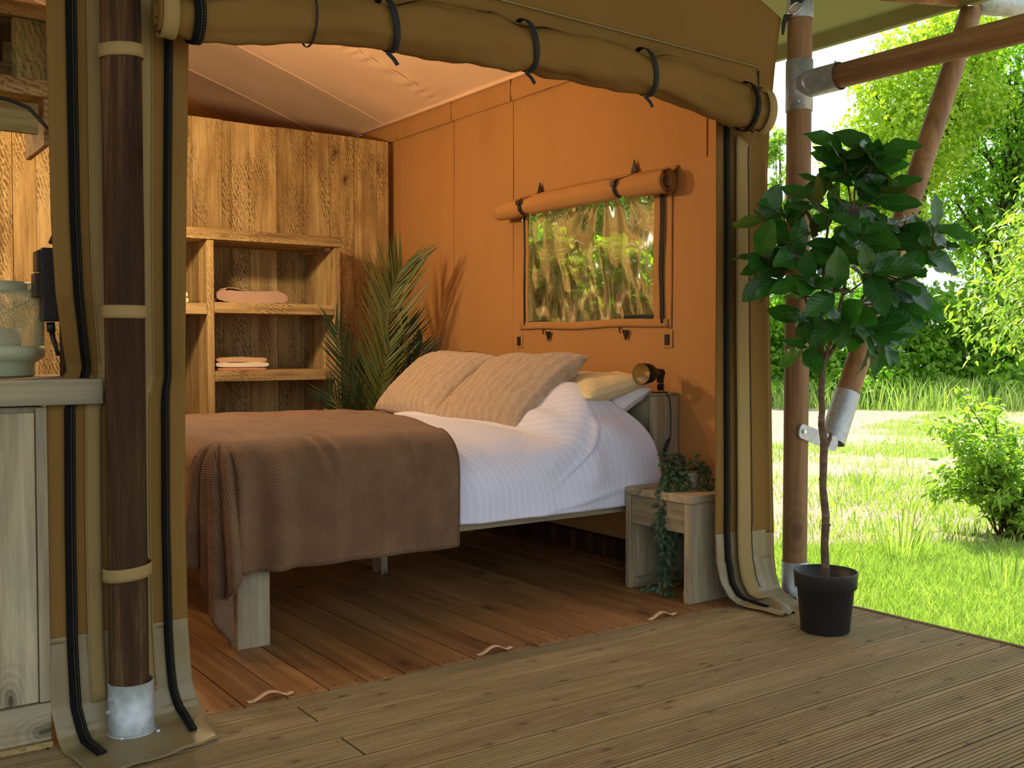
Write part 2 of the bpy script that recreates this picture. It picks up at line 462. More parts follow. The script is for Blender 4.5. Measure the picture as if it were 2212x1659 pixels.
def panemat():
    m, nt, N, L, b = newmat('crinkled_clear_vinyl')
    out = [x for x in N if x.type == 'OUTPUT_MATERIAL'][0]
    co = coords(nt, False)
    n = tnoise(nt, mapping(nt, co, (1, 1.0, 0.55)), 3.2, 2, 0.45, 1.6)
    gl = nd(nt, 'ShaderNodeBsdfGlossy'); gl.inputs['Roughness'].default_value = 0.09; gl.inputs[0].default_value = (0.9, 0.9, 0.9, 1)
    rf = nd(nt, 'ShaderNodeBsdfRefraction'); rf.inputs['IOR'].default_value = 1.03; rf.inputs['Roughness'].default_value = 0.08; rf.inputs[0].default_value = (0.92, 0.92, 0.86, 1)
    df = nd(nt, 'ShaderNodeBsdfDiffuse'); df.inputs[0].default_value = (0.36, 0.31, 0.19, 1)
    bp = nd(nt, 'ShaderNodeBump'); bp.inputs['Strength'].default_value = 0.32; bp.inputs['Distance'].default_value = 0.03; L.new(n, bp.inputs['Height'])
    for s_ in (gl, rf, df): L.new(bp.outputs[0], s_.inputs['Normal'])
    fr = nd(nt, 'ShaderNodeFresnel'); fr.inputs[0].default_value = 1.5; L.new(bp.outputs[0], fr.inputs['Normal'])
    m1 = nd(nt, 'ShaderNodeMixShader'); L.new(mth(nt, 'MULTIPLY', fr.outputs[0], 0.7, clamp=True), m1.inputs[0]); L.new(rf.outputs[0], m1.inputs[1]); L.new(gl.outputs[0], m1.inputs[2])
    m2 = nd(nt, 'ShaderNodeMixShader')
    st = ramp(nt, tnoise(nt, mapping(nt, co, (1, 1.0, 0.4)), 5.5, 3, 0.5, 2.5), [(0.42, 0.05), (0.6, 0.24)])
    L.new(st, m2.inputs[0])
    L.new(m1.outputs[0], m2.inputs[1]); L.new(df.outputs[0], m2.inputs[2]); L.new(m2.outputs[0], out.inputs[0])
    return m


def groundmat():
    m, nt, N, L, b = newmat('lawn_soil_and_sand_track')
    tc = nd(nt, 'ShaderNodeTexCoord'); sp = nd(nt, 'ShaderNodeSeparateXYZ'); L.new(tc.outputs['Object'], sp.inputs[0])
    x, y = sp.outputs[0], sp.outputs[1]; co = tc.outputs['Object']
    wob = mth(nt, 'MULTIPLY', mth(nt, 'SUBTRACT', tnoise(nt, co, 0.5, 5, 0.6), 0.5), 2.2)
    # sandy track: beyond near edge line and before far edge line
    ne = mth(nt, 'ADD', mth(nt, 'ADD', mth(nt, 'MULTIPLY', x, -0.31), mth(nt, 'MULTIPLY', y, 0.95)), -4.3)
    fe = mth(nt, 'SUBTRACT', 21.9, mth(nt, 'ADD', mth(nt, 'MULTIPLY', x, 0.82), mth(nt, 'MULTIPLY', y, 0.57)))
    ne = ramp(nt, mth(nt, 'ADD', ne, wob), [(0.35, 0), (0.75, 1)])
    fe = ramp(nt, mth(nt, 'ADD', fe, mth(nt, 'MULTIPLY', wob, 0.5)), [(0.0, 0), (0.6, 1)])
    tr = mth(nt, 'MULTIPLY', ne, fe)
    g = ramp(nt, tnoise(nt, co, 30, 6, 0.7), [(0.3, (0.10, 0.15, 0.02)), (0.7, (0.28, 0.38, 0.07))])
    soil = ramp(nt, tnoise(nt, co, 45, 6, 0.75), [(0.3, (0.20, 0.14, 0.085)), (0.5, (0.33, 0.25, 0.17)), (0.7, (0.46, 0.36, 0.26))])
    ms = ramp(nt, tnoise(nt, co, 0.9, 6, 0.72, 0.4), [(0.36, 0), (0.48, 1)])
    c = mixc(nt, ms, g, soil)
    sand = ramp(nt, tnoise(nt, co, 8, 6, 0.7), [(0.3, (0.22, 0.165, 0.12)), (0.7, (0.34, 0.27, 0.21))])
    c = mixc(nt, tr, c, sand)
    L.new(c, b.inputs['Base Color']); b.inputs['Roughness'].default_value = 0.95
    bump(nt, tnoise(nt, co, 25, 6, 0.7), 0.8, 0.03, b)
    return m


M = {}
M['deck'] = deckmat()
M['deck_edge'] = wood('deck_edging_wood', (0.16, 0.09, 0.04), (0.26, 0.16, 0.08), (0.36, 0.24, 0.13), 'Y')
M['floor'] = wood('oiled_pine_floor', (0.17, 0.078, 0.028), (0.30, 0.15, 0.055), (0.42, 0.225, 0.09), 'Y', scale=9, rough=0.5, bs=0.2, knots=0.85, patch=0.25, knotscale=2.6, spec=0.35)
M['wallplank'] = wood('rough_sawn_wall_plank', (0.20, 0.115, 0.042), (0.47, 0.325, 0.13), (0.66, 0.50, 0.235), 'Z', scale=10, rough=0.85, bs=0.8, bd=0.006, knots=0.75, patch=0.55, patchcol=(0.22, 0.125, 0.042), saw=0.9, knotscale=2.6)
M['shelfX'] = wood('shelf_wood_across', (0.15, 0.082, 0.03), (0.41, 0.275, 0.11), (0.57, 0.41, 0.18), 'X', scale=12, rough=0.85, bs=0.6, saw=0.7, patch=0.35, knots=0.5)
M['shelfZ'] = wood('shelf_wood_upright', (0.15, 0.082, 0.03), (0.41, 0.275, 0.11), (0.57, 0.41, 0.18), 'Z', scale=12, rough=0.85, bs=0.6, saw=0.5, patch=0.3, knots=0.5)
greyA, greyB, greyC = (0.15, 0.118, 0.07), (0.33, 0.27, 0.165), (0.49, 0.415, 0.265)
M['greyX'] = wood('weathered_grey_wood_along', greyA, greyB, greyC, 'X', scale=9, rough=0.8, bs=0.4, patch=0.35, knots=0.75, patchcol=(0.19, 0.19, 0.14))
M['greyY'] = wood('weathered_grey_wood_crosswise', greyA, greyB, greyC, 'Y', scale=9, rough=0.8, bs=0.4, patch=0.35, knots=0.6, patchcol=(0.19, 0.19, 0.14))
M['greyZ'] = wood('weathered_grey_wood_upright', greyA, greyB, greyC, 'Z', scale=9, rough=0.8, bs=0.4, patch=0.45, knots=0.85, patchcol=(0.18, 0.19, 0.15))
M['oliveX'] = wood('stained_cabinet_wood', (0.12, 0.10, 0.035), (0.36, 0.30, 0.12), (0.46, 0.38, 0.17), 'X', scale=10, rough=0.8, bs=0.4, saw=0.8, patch=0.5, patchcol=(0.15, 0.14, 0.055), knots=0.3)
M['oliveZ'] = wood('stained_cabinet_wood_upright', (0.12, 0.10, 0.035), (0.36, 0.30, 0.12), (0.46, 0.38, 0.17), 'Z', scale=10, rough=0.8, bs=0.4, saw=0.8, patch=0.5, patchcol=(0.15, 0.14, 0.055), knots=0.3)
M['poledark'] = wood('dark_stained_pole', (0.022, 0.010, 0.005), (0.055, 0.027, 0.012), (0.15, 0.085, 0.036), 'Z', scale=11, rough=0.8, bs=0.5, knots=0.85, patch=0.6, patchcol=(0.028, 0.014, 0.007), knotscale=2.4, spec=0.12)
M['polez'] = wood('brown_pole_upright', (0.13, 0.06, 0.022), (0.28, 0.145, 0.055), (0.42, 0.235, 0.10), 'Z', scale=8, rough=0.6, bs=0.3, knots=0.8, patch=0.25, knotscale=1.6, spec=0.35)
M['poley'] = wood('brown_pole_beam', (0.13, 0.055, 0.02), (0.27, 0.13, 0.05), (0.40, 0.22, 0.09), 'Y', scale=8, rough=0.55, bs=0.3, knots=0.7, patch=0.25, knotscale=1.6, spec=0.35)
M['canvas'] = canvas('tent_canvas_outside', (0.205, 0.112, 0.030), var=0.08, wr=0.30)
M['canvas_band'] = canvas('tent_canvas_pale_tape', (0.31, 0.215, 0.085), var=0.05, wr=0.15)
M['pvc'] = canvas('mud_flap_vinyl', (0.235, 0.18, 0.088), var=0.1, rough=0.42, wr=0.55, spec=0.5)
M['canvas_in'] = canvas('tent_canvas_inside', (0.42, 0.212, 0.072), var=0.05, wr=0.18)
M['ceiling'] = canvas('tent_ceiling_canvas', (0.86, 0.60, 0.40), var=0.06, wr=0.28)
M['fly'] = canvas('roof_fly_canvas', (0.15, 0.15, 0.055), var=0.06, wr=0.15, trans=0.10, transcol=(0.20, 0.20, 0.06))
M['galv'] = galvmat()
M['black'] = plain('black_webbing', (0.010, 0.011, 0.012), 0.7, bs=0.2, bscale=400)
M['blackmetal'] = plain('dark_brown_black_metal', (0.022, 0.015, 0.011), 0.42, 0.3)
M['brass'] = plain('golden_shade_lining', (0.62, 0.42, 0.12), 0.4, 0.4)
M['chrome'] = plain('steel_screw', (0.7, 0.7, 0.7), 0.25, 1.0)
M['zip'] = zipmat()
M['pane'] = panemat()
M['duvet'] = duvetmat()
M['blanket'] = blanketmat()
M['fur'] = furmat('beige_faux_fur', (0.40, 0.27, 0.16), (0.70, 0.51, 0.33))
M['cream'] = canvas('cream_pillowcase', (0.70, 0.58, 0.34), wr=0.5, rough=0.75)
M['whitecloth'] = canvas('white_pillowcase', (0.72, 0.72, 0.76), wr=0.5, rough=0.75)
M['mattress'] = canvas('grey_brown_mattress_cover', (0.24, 0.20, 0.15), wr=0.3)
M['rose'] = canvas('dusty_pink_towel_cotton', (0.42, 0.27, 0.19), wr=0.4)
M['peach'] = canvas('peach_woven_cotton', (0.56, 0.35, 0.20), wr=0.3, weave=3)
M['ivory'] = canvas('ivory_terry', (0.72, 0.60, 0.44), wr=0.5, weave=2)
M['terra'] = canvas('terracotta_cotton', (0.50, 0.24, 0.13), wr=0.4)
M['leather'] = plain('tan_leather', (0.66, 0.42, 0.24), 0.55, bs=0.2)
M['potblack'] = plain('matt_charcoal_plastic', (0.022, 0.022, 0.023), 0.5, bs=0.1, bscale=200)
M['soil'] = plain('potting_soil', (0.012, 0.009, 0.006), 0.95, bs=1.0, bscale=60)
M['bark'] = wood('grey_brown_bark', (0.09, 0.055, 0.033), (0.19, 0.13, 0.08), (0.32, 0.24, 0.16), 'X', scale=30, rough=0.8, bs=1.0, bd=0.01, knots=0.2, patch=0.3)
M['trunk'] = plain('dark_tree_bark', (0.05, 0.035, 0.022), 0.95, bs=1.0, bscale=20, var=0.4)
M['greenlantern'] = plain('sage_green_enamel', (0.42, 0.46, 0.29), 0.5, spec=0.5)
M['plasticblack'] = plain('black_plastic', (0.014, 0.016, 0.018), 0.4)
M['plasticbrown'] = plain('black_plastic_lid', (0.03, 0.017, 0.011), 0.35)
M['sagepot'] = plain('pale_grey_green_ceramic', (0.36, 0.36, 0.26), 0.5)
m, nt, N, L, b = newmat('frosted_candle_glass')
b.inputs['Base Color'].default_value = (0.75, 0.72, 0.6, 1); b.inputs['Roughness'].default_value = 0.25; b.inputs['Transmission Weight'].default_value = 0.25; b.inputs['Roughness'].default_value = 0.5; M['glass'] = m
M['maglf'] = leafmat('glossy_magnolia_leaf', (0.016, 0.070, 0.012), (0.042, 0.145, 0.020), trans=0.32, tcol=(0.8, 1.6, 0.3), rough=0.33, island=False, vein=True, back=(0.085, 0.055, 0.022), spec=0.5)
M['vine'] = leafmat('trailing_plant_leaf', (0.02, 0.055, 0.03), (0.055, 0.10, 0.04), trans=0.15, rough=0.35, island=False, vein=True)
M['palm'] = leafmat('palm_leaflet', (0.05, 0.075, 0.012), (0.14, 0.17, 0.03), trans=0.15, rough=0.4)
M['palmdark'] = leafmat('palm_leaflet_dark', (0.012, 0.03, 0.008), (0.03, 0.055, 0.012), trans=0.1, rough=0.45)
m, nt, N, L, b = newmat('glowing_bulb_glass')
b.inputs['Emission Color'].default_value = (1.0, 0.75, 0.45, 1); b.inputs['Emission Strength'].default_value = 12.0; M['bulb'] = m
M['ground'] = groundmat()
M['grass'] = leafmat('lawn_grass_blade', (0.22, 0.36, 0.045), (0.58, 0.66, 0.28), trans=0.4, tcol=(1.0, 1.2, 0.3), rough=0.5)
M['leafA'] = leafmat('spring_yellow_green_leaf', (0.26, 0.42, 0.025), (0.56, 0.66, 0.11), trans=0.55, tcol=(1.1, 1.25, 0.25))
M['leafB'] = leafmat('deep_green_leaf', (0.08, 0.20, 0.02), (0.32, 0.50, 0.05), trans=0.5, tcol=(1.1, 1.5, 0.3))
M['leafC'] = leafmat('bright_cherry_leaf', (0.16, 0.32, 0.03), (0.42, 0.55, 0.14), trans=0.5, tcol=(1.1, 1.3, 0.25))

# ------------------------------------------------------------------ ground and deck
GZ = -0.15
g = MB(); g.grid(lambda u, v: (u, v, GZ + 0.03 * noise.noise(Vector((u * 0.35, v * 0.35, 0)))), 60, 60, -30, 50, -20, 60)
tag(g.build('lawn_ground', M['ground'], smooth=True), 'sandy lawn ground with track beyond the deck', kind='structure')

floor_deck = E('deck', (0, 0, 0), 'grooved green-brown timber deck boards in front of the tent', kind='structure')
FRONT = 3.008; EDGE = 3.70


def deck_board(x0, x1, width):
    mb = MB(); n = 8; prof = []
    edge = 0.011; pitch = (width - 2 * edge) / n
    prof.append((0, -0.028)); prof.append((0, -0.002)); prof.append((0.002, 0))
    y = edge
    for k in range(n):
        prof += [(y, 0), (y + 0.0015, -0.0055), (y + pitch * 0.34, -0.0055), (y + pitch * 0.34 + 0.0015, 0)]; y += pitch
    prof += [(width - 0.002, 0), (width, -0.002), (width, -0.028)]
    vs = [(x0, p[0], p[1]) for p in prof] + [(x1, p[0], p[1]) for p in prof]; m_ = len(prof)
    fs = [(i, i + 1, m_ + i + 1, m_ + i)[::-1] for i in range(m_ - 1)]
    fs += [tuple(range(m_)), tuple(range(2 * m_ - 1, m_ - 1, -1))]
    mb.add(vs, fs); return mb


seam = 2.015 + 0.1512 * 6
full = deck_board(-2.6, EDGE - 0.022, 0.1445).build('deck_board', M['deck'], floor_deck)
full.location = (0, seam - 0.1512 * 6 + 0.0025, 0)
lf = deck_board(-2.6, 1.255, 0.1445).build('deck_board', M['deck'], floor_deck); rt = deck_board(1.261, EDGE - 0.022, 0.1445).build('deck_board', M['deck'], floor_deck)
first = True
ks = list(range(1, 31)); j = 0
for k in ks:
    y0 = seam - 0.1512 * k + 0.0025
    if k in (1, 3):
        for q in (lf, rt):
            if k == 1: q.location = (0, y0, 0)
            else: copy_obj(q, (0, y0, 0))
    elif k == 6: pass
    else: copy_obj(full, (0, y0, 0))
nb = deck_board(-2.6, EDGE - 0.022, FRONT - seam - 0.008).build('deck_board', M['deck'], floor_deck); nb.location = (0, seam + 0.0025, 0)
MB().box(EDGE - 0.02, EDGE + 0.004, -1.65, 3.10, -0.14, 0.004).build('edge_trim', M['deck_edge'], floor_deck, bevel=0.003)
for x in (-2.2, -0.8, 0.6, 2.0, 3.3): MB().box(x, x + 0.07, -1.65, 3.0, -0.16, -0.030).build('joist', M['deck_edge'], floor_deck)
MB().box(-2.6, EDGE - 0.02, 2.975, 3.003, -0.14, -0.03).build('joist', M['deck_edge'], floor_deck)

# interior floor
fl = E('floor', (0, 0, 0), kind='structure')
pl = MB().box(0, 0.1350, FRONT + 0.004, 8.0, -0.03, 0.0).build('floor_plank', M['floor'], fl, bevel=0.003)
x = 1.13 - 0.1405 * 23; pl.location = (x, 0, 0)
for k in range(1, 40):
    x += 0.1405
    if x > 3.50: break
    copy_obj(pl, (x, 0, 0))
# small screw heads in pairs along the plank ends
sm = MB()
xx = 1.13 - 0.1405 * 6
while xx < 3.5:
    for dx in (0.03, 0.108):
        sm.lathe([(0.0, 0.0012), (0.0035, 0.0012), (0.0042, 0.0)], (xx + dx, FRONT + 0.035, 0.0), 8)
    xx += 0.1405
sm.build('plank_screws', M['blackmetal'], fl)['kind'] = 'stuff'
MB().box(-2.2, 3.53, 3.1, 8.0, -0.14, -0.031).build('underfloor', M['deck_edge'], fl)

# ------------------------------------------------------------------ tent shell
XW = 3.54
wr = E('wall_right', (XW, 5, 0), kind='structure')
# wall with window opening
WY0, WY1, WZ0, WZ1 = 3.755, 4.832, 1.245, 1.90


def wfold(y, z):
    a = 0.006 * noise.noise(Vector((y * 1.6, z * 1.2, 3.0))) + 0.004 * noise.noise(Vector((y * 5, z * 2.5, 9.0)))
    return a


def wall_part(mb, y0, y1, z0, z1, n=14):
    mb.grid(lambda u, v: (XW + wfold(u, v), u, v), n, n, y0, y1, z0, z1)


mb = MB()
wall_part(mb, 3.06, WY0, 0.11, 2.60); wall_part(mb, WY1, 8.0, 0.11, 2.60, 30)
wall_part(mb, WY0, WY1, 0.11, WZ0); wall_part(mb, WY0, WY1, WZ1, 2.60)
mb.build('wall_canvas', M['canvas_in'], wr, smooth=True)
mb = MB(); mb.grid(lambda u, v: (XW - 0.012 - 0.012 * math.sin(v * PI) + 0.004 * noise.noise(Vector((u * 9, v * 2, 1))), u, 2.565 + v * 0.125), 120, 5, 3.12, 8.0)
mb.build('roof_hem', M['canvas_in'], wr, smooth=True)
mb = MB(); mb.tube([(XW - 0.02, 3.12, 2.70), (XW - 0.02, 8, 2.70)], 0.013, 8)
mb.build('hem_cord', M['ceiling'], wr, smooth=True)
for y in (3.42, 4.985, 5.648, 6.36):
    mb = MB(); mb.box(XW - 0.0045 + 0, XW + 0.001, y - 0.0035, y + 0.0035, 0.11 if y > 4.9 else 2.0, 2.565)
    mb.build('seam', M['canvas_in'], wr)
    mb = MB(); mb.box(XW - 0.028, XW - 0.006, y - 0.003, y + 0.003, 2.565, 2.69); mb.build('seam', M['canvas_in'], wr)
MB().box(XW - 0.03, XW + 0.02, 3.04, 8.0, 0.0, 0.105).build('baseboard', M['poledark'], wr, bevel=0.004)
mb = MB(); mb.grid(lambda u, v: (XW + 0.02 + 0.003 * noise.noise(Vector((u * 4, v * 4, 0))), u, v), 30, 4, 3.04, 8.0, -0.1, 0.16)
mb.build('outer_skirt', M['canvas'], wr)

wb = E('wall_back', (1, 6.41, 0), 'wall of upright rough-sawn planks behind the bed', kind='structure')
seams = [-2.05, -1.87, -1.68, -1.49, -1.30, -1.12, -0.93, -0.74, -0.56, -0.37, -0.18, 0.0, 0.19, 0.38, 0.56, 0.75, 0.89, 1.063, 1.187, 1.33, 1.52, 1.71, 1.90, 2.09, 2.28, 2.46, 2.649, 2.835, 3.02, 3.204, 3.385, 3.477]
for a, c in zip(seams[:-1], seams[1:]):
    d = random.uniform(-0.004, 0.004)
    MB().box(a + 0.0012, c - 0.0012, 6.41 + d, 6.45, 0.0, 2.55 + random.uniform(-0.003, 0.003)).build('wall_plank', M['wallplank'], wb, bevel=0.0018)
MB().box(-2.05, 3.46, 6.452, 6.47, 0.0, 2.53).build('backing', M['poledark'], wb)

cl = E('ceiling', (1.2, 5, 2.7), kind='structure')


def ceilz(x):
    return 2.70 + 0.375 * (XW - x) - 0.026 * (XW - x) ** 2 if x > 0.7 else 2.70 + 0.375 * (XW - 0.7) - 0.026 * (XW - 0.7) ** 2 - 0.35 * (0.7 - x)


def ceilpt(u, v):
    s = abs(math.sin(PI * (v - 4.912) / 0.82))
    zz = ceilz(u) + 0.035 * s * math.sin(PI * min(1, max(0, (XW - u) / 2.8)))
    zz += 0.006 * noise.noise(Vector((u * 3, v * 3, 0)))
    dv = (v - 5.73)
    if abs(dv) < 0.14 and u > 1.5: zz += 0.010 * math.exp(-((dv - 0.05) / 0.06) ** 2) * math.sin(u * 60 + 3 * math.sin(u * 11))
    return (u, v, zz)


mb = MB(); mb.grid(ceilpt, 260, 130, -2.05, XW, 3.10, 8.0)
mb.build('roof_canvas', M['ceiling'], cl, smooth=True)
for y in (3.27, 4.09, 4.912, 5.732, 6.552, 7.37):
    mb = MB(); pts = [Vector(ceilpt(-2.05 + i * (XW + 2.05) / 40, y)) - Vector((0, 0, 0.002)) for i in range(41)]
    mb.tube(pts, 0.004, 6); mb.build('seam', M['ceiling'], cl)
wf = E('wall_far', (1, 8, 0), kind='structure')
MB().box(-2.1, XW, 8.0, 8.02, 0, 3.9).build('wall_canvas', M['canvas_in'], wf)
wlft = E('wall_left', (-2.06, 5, 0), kind='structure')
MB().box(-2.08, -2.06, 3.03, 8.02, 0, 3.4).build('wall_canvas', M['canvas_in'], wlft)

# outer roof fly over deck and tent
fly = E('roof_fly', (1, 3, 3), 'olive-green outer roof canvas stretched over the deck', kind='structure')


def flyz(x):
    return 2.87 + 0.36 * (4.98 - x) if x > 0.7 else 2.87 + 0.36 * (4.98 - 0.7) - 0.36 * (0.7 - x)


mb = MB(); mb.grid(lambda u, v: (u, v, flyz(u) + 0.03 * math.sin(v * 2.2) * math.sin((u - 0.7) / 4.3 * PI)), 60, 60, -3.6, 4.98, -1.4, 8.6)
mb.build('fly_canvas', M['fly'], fly, smooth=True)
mb = MB(); mb.grid(lambda u, v: (4.86 + u * 0.135, v, flyz(4.86 + u * 0.135) - 0.008), 2, 60, 0, 1, -1.4, 8.6)
mb.build('edge_hem', M['fly'], fly, smooth=True)

# ------------------------------------------------------------------ front canvas of the tent
wfr = E('wall_front', (2.2, 3.03, 0), 'sand-coloured front canvas of the tent above and beside the doorways', kind='structure')


def lerpl(tab, t):
    t = max(tab[0][0], min(tab[-1][0], t))
    for a, c in zip(tab[:-1], tab[1:]):
        if t <= c[0]:
            k = (t - a[0]) / (c[0] - a[0] + 1e-9)
            k2 = k
            return tuple(a[i] + (c[i] - a[i]) * k2 for i in range(1, len(a)))
    return tab[-1][1:]


def header(u, v):
    z = 2.02 + v * 1.15
    xr = lerpl([(2.0, 3.487), (2.15, 3.487), (2.3, 3.508), (2.45, 3.532), (2.534, 3.549), (2.56, 3.48), (2.582, 3.41), (2.66, 3.27), (2.8, 3.12), (3.2, 2.9)], z)[0]
    x = -2.05 + (xr + 2.05) * u
    z = max(z, 2.14 if x < 0.95 else 2.125)
    y = 2.992 + 0.006 * noise.noise(Vector((x * 2, z * 3, 0))) + 0.010 * math.sin((x * 3 + z * 9)) * max(0, u - 0.7)
    return (x, y, z)


mb = MB(); mb.grid(header, 150, 36); mb.build('header_canvas', M['canvas'], wfr, smooth=True, solid=0.003)
mb = MB()
mb.grid(lambda u, v: (0.9 + u * (3.38 - 0.9), 2.984 - 0.008 * math.sin(v * PI) - 0.006, 2.14 + v * (0.195 - 0.04 * u) + 0.0), 60, 6)
mb.build('door_pocket', M['canvas'], wfr, smooth=True, solid=0.004)
mb = MB(); mb.grid(lambda u, v: (0.9 + u * 2.5, 2.972 + 0.014 * v, 2.335 - 0.045 * u + 0.012 * v), 60, 2); mb.build('piping', M['canvas_band'], wfr, smooth=True, solid=0.003)
MB().box(3.378, 3.384, 2.966, 2.984, 2.17, 2.275).build('stitch_edge', M['black'], wfr)

# left column between the two door openings
LL = [(0, 0.596, 3.035, 3.15), (0.30, 0.594, 3.035, 2.0), (0.50, 0.598, 3.035, 1.45), (0.57, 0.612, 3.06, 1.25), (0.63, 0.640, 3.12, 1.12), (0.665, 0.662, 3.17, 1.03), (0.675, 0.60, 3.06, 0.985), (0.69, 0.575, 3.035, 0.94), (0.80, 0.572, 3.035, 0.60), (0.90, 0.572, 3.03, 0.28), (0.955, 0.576, 3.02, 0.10), (0.975, 0.586, 2.99, 0.025), (0.985, 0.59, 2.95, 0.006), (1.0, 0.625, 2.70, 0.005)]
LR = [(0, 0.986, 3.035, 3.15), (0.30, 0.983, 3.035, 2.0), (0.50, 0.97, 3.035, 1.45), (0.69, 0.961, 3.035, 0.95), (0.80, 0.958, 3.035, 0.60), (0.90, 0.962, 3.035, 0.28), (0.955, 0.972, 3.03, 0.10), (0.975, 0.985, 3.01, 0.03), (0.985, 0.992, 2.98, 0.012), (1.0, 0.968, 2.79, 0.006)]


def colpt(Lt, Rt, s, u, off=0.0, wob=0.004):
    a = Vector(lerpl(Lt, s)); c = Vector(lerpl(Rt, s)); p = a.lerp(c, u)
    d = Vector((0, -1, 0)) if s < 0.95 else (Vector((0, -1, 0)).lerp(Vector((0, -0.1, 1)), min(1, (s - 0.95) / 0.035))).normalized()
    wv = wob * noise.noise(Vector((p.x * 9, p.z * 1.2, 5))) + (wob * 1.2) * noise.noise(Vector((p.x * 14, p.z * 7 + p.y * 7, 2))) * (1 if s > 0.9 else 0.15)
    return p + d * (off + wv + (0.012 if s > 0.97 else 0) * (noise.noise(Vector((p.x * 8, p.y * 8, 0))) + 0.25))


mb = MB(); mb.grid(lambda u, s: colpt(LL, LR, s, u), 30, 110, 0, 1, 0, 0.90)
mb.build('canvas_column', M['canvas'], wfr, smooth=True, solid=0.002)
mb = MB(); mb.grid(lambda u, s: colpt(LL, LR, s, u, 0.001, 0.006), 36, 60, 0, 1, 0.895, 1.0)
mb.build('mud_flap', M['pvc'], wfr, smooth=True, solid=0.002)


def strip_on(Lt, Rt, u0, u1, s0, s1, off, n=110, wob=0.004, mb=None, thick=0.004):
    mb = mb or MB()
    mb.grid(lambda u, s: colpt(Lt, Rt, s, u, off, wob), 4, n, u0, u1, s0, s1, uvfn=lambda u, s: ((u - u0) / (u1 - u0), s * 3.2))
    return mb


strip_on(LL, LR, 0.27, 0.375, 0, 0.955, 0.006).build('canvas_tape', M['canvas_band'], wfr, smooth=True, solid=0.004)
strip_on(LL, LR, 0.62, 0.725, 0, 0.955, 0.006).build('canvas_tape', M['canvas_band'], wfr, smooth=True, solid=0.004)
strip_on(LL, LR, 0.125, 0.198, 0, 0.992, 0.008, wob=0.006).build('zip', M['zip'], wfr, smooth=True, solid=0.005)
strip_on(LL, LR, 0.815, 0.876, 0, 0.993, 0.008, wob=0.006).build('zip', M['zip'], wfr, smooth=True, solid=0.005)
for u in (0.27, 0.725):
    mb = MB(); mb.tube([colpt(LL, LR, s / 60, u, 0.011) for s in range(0, 58)], 0.0018, 5); mb.build('piping', M['canvas_band'], wfr)

# right column beside the doorway
RL = [(0, 3.21, 3.035, 3.0), (0.32, 3.198, 3.035, 2.0), (0.60, 3.20, 3.035, 1.15), (0.86, 3.203, 3.035, 0.31), (0.90, 3.207, 3.03, 0.19), (0.93, 3.217, 3.01, 0.10), (0.955, 3.24, 2.985, 0.045), (0.975, 3.275, 2.95, 0.012), (1.0, 3.297, 2.745, 0.006)]
RR = [(0, 3.52, 3.02, 2.56), (0.10, 3.52, 3.02, 2.4), (0.32, 3.492, 3.02, 1.85), (0.60, 3.525, 3.02, 1.05), (0.86, 3.56, 3.02, 0.30), (0.90, 3.563, 3.02, 0.18), (0.93, 3.565, 3.01, 0.10), (0.955, 3.567, 2.99, 0.04), (0.975, 3.56, 2.93, 0.012), (1.0, 3.45, 2.772, 0.007)]
mb = MB(); mb.grid(lambda u, s: colpt(RL, RR, s, u, 0.006 * math.sin(u * 14), 0.006), 30, 110, 0, 1, 0.05, 0.865)
mb.build('canvas_column', M['canvas'], wfr, smooth=True, solid=0.002)
mb = MB(); mb.grid(lambda u, s: colpt(RL, RR, s, u, 0.001 + 0.006 * math.sin(u * 14), 0.010), 36, 60, 0, 1, 0.86, 1.0)
mb.build('mud_flap', M['pvc'], wfr, smooth=True, solid=0.002)
strip_on(RL, RR, 0.13, 0.225, 0.3, 0.988, 0.012, wob=0.008).build('zip', M['zip'], wfr, smooth=True, solid=0.006)
strip_on(RL, RR, 0.34, 0.56, 0.3, 0.975, 0.016, wob=0.006).build('canvas_tape', M['canvas_band'], wfr, smooth=True, solid=0.005)
mb = MB(); mb.grid(lambda u, s: Vector(lerpl(RR, s)) + Vector((0.028 * math.sin(u * PI * 0.6), 0.22 * u, 0)), 6, 60, 0, 1, 0.0, 0.95); mb.build('corner_wrap', M['canvas'], wfr, smooth=True, solid=0.002)
for u in (0.36, 0.60, 0.93):
    mb = MB(); mb.tube([colpt(RL, RR, 0.3 + s / 60 * 0.68, u + 0.012 * math.sin(s * 0.35 if s > 48 else 0), 0.014, 0.008) for s in range(0, 58)], 0.0022, 5); mb.build('piping', M['black'] if u == 0.60 else M['canvas_band'], wfr)


# rolled door
def spiral_roll(mb, axis_pts, radii, ry=1.0, turns=3.3, n=84, inner=0.35, wob=0.0, seed=0, axis='x', ends=True):
    na = len(axis_pts); vs = []
    for i, (p, r) in enumerate(zip(axis_pts, radii)):
        for k in range(n + 1):
            t = k / n; a = -turns * 2 * PI * (1 - t) + PI * 0.5
            rr = r * (inner + (1 - inner) * t ** 0.8)
            rr *= 1 + 0.5 * wob * noise.noise(Vector((p[0] * 12 + p[2] * 5, math.sin(a) * 2.2, seed + 4.0))) if k > 60 else 1
            rr *= 1 + wob * noise.noise(Vector((p[0] * 4 + seed, math.cos(a) * 1.5, math.sin(a) * 1.5)))
            c, s_ = math.cos(a) * rr * ry, math.sin(a) * rr
            vs.append((p[0], p[1] + c, p[2] + s_) if axis == 'x' else (p[0] + c, p[1], p[2] + s_))
    fs = [(i * (n + 1) + k, i * (n + 1) + k + 1, (i + 1) * (n + 1) + k + 1, (i + 1) * (n + 1) + k) for i in range(na - 1) for k in range(n)]
    mb.add(vs, fs, [(0, 0)] * len(vs))


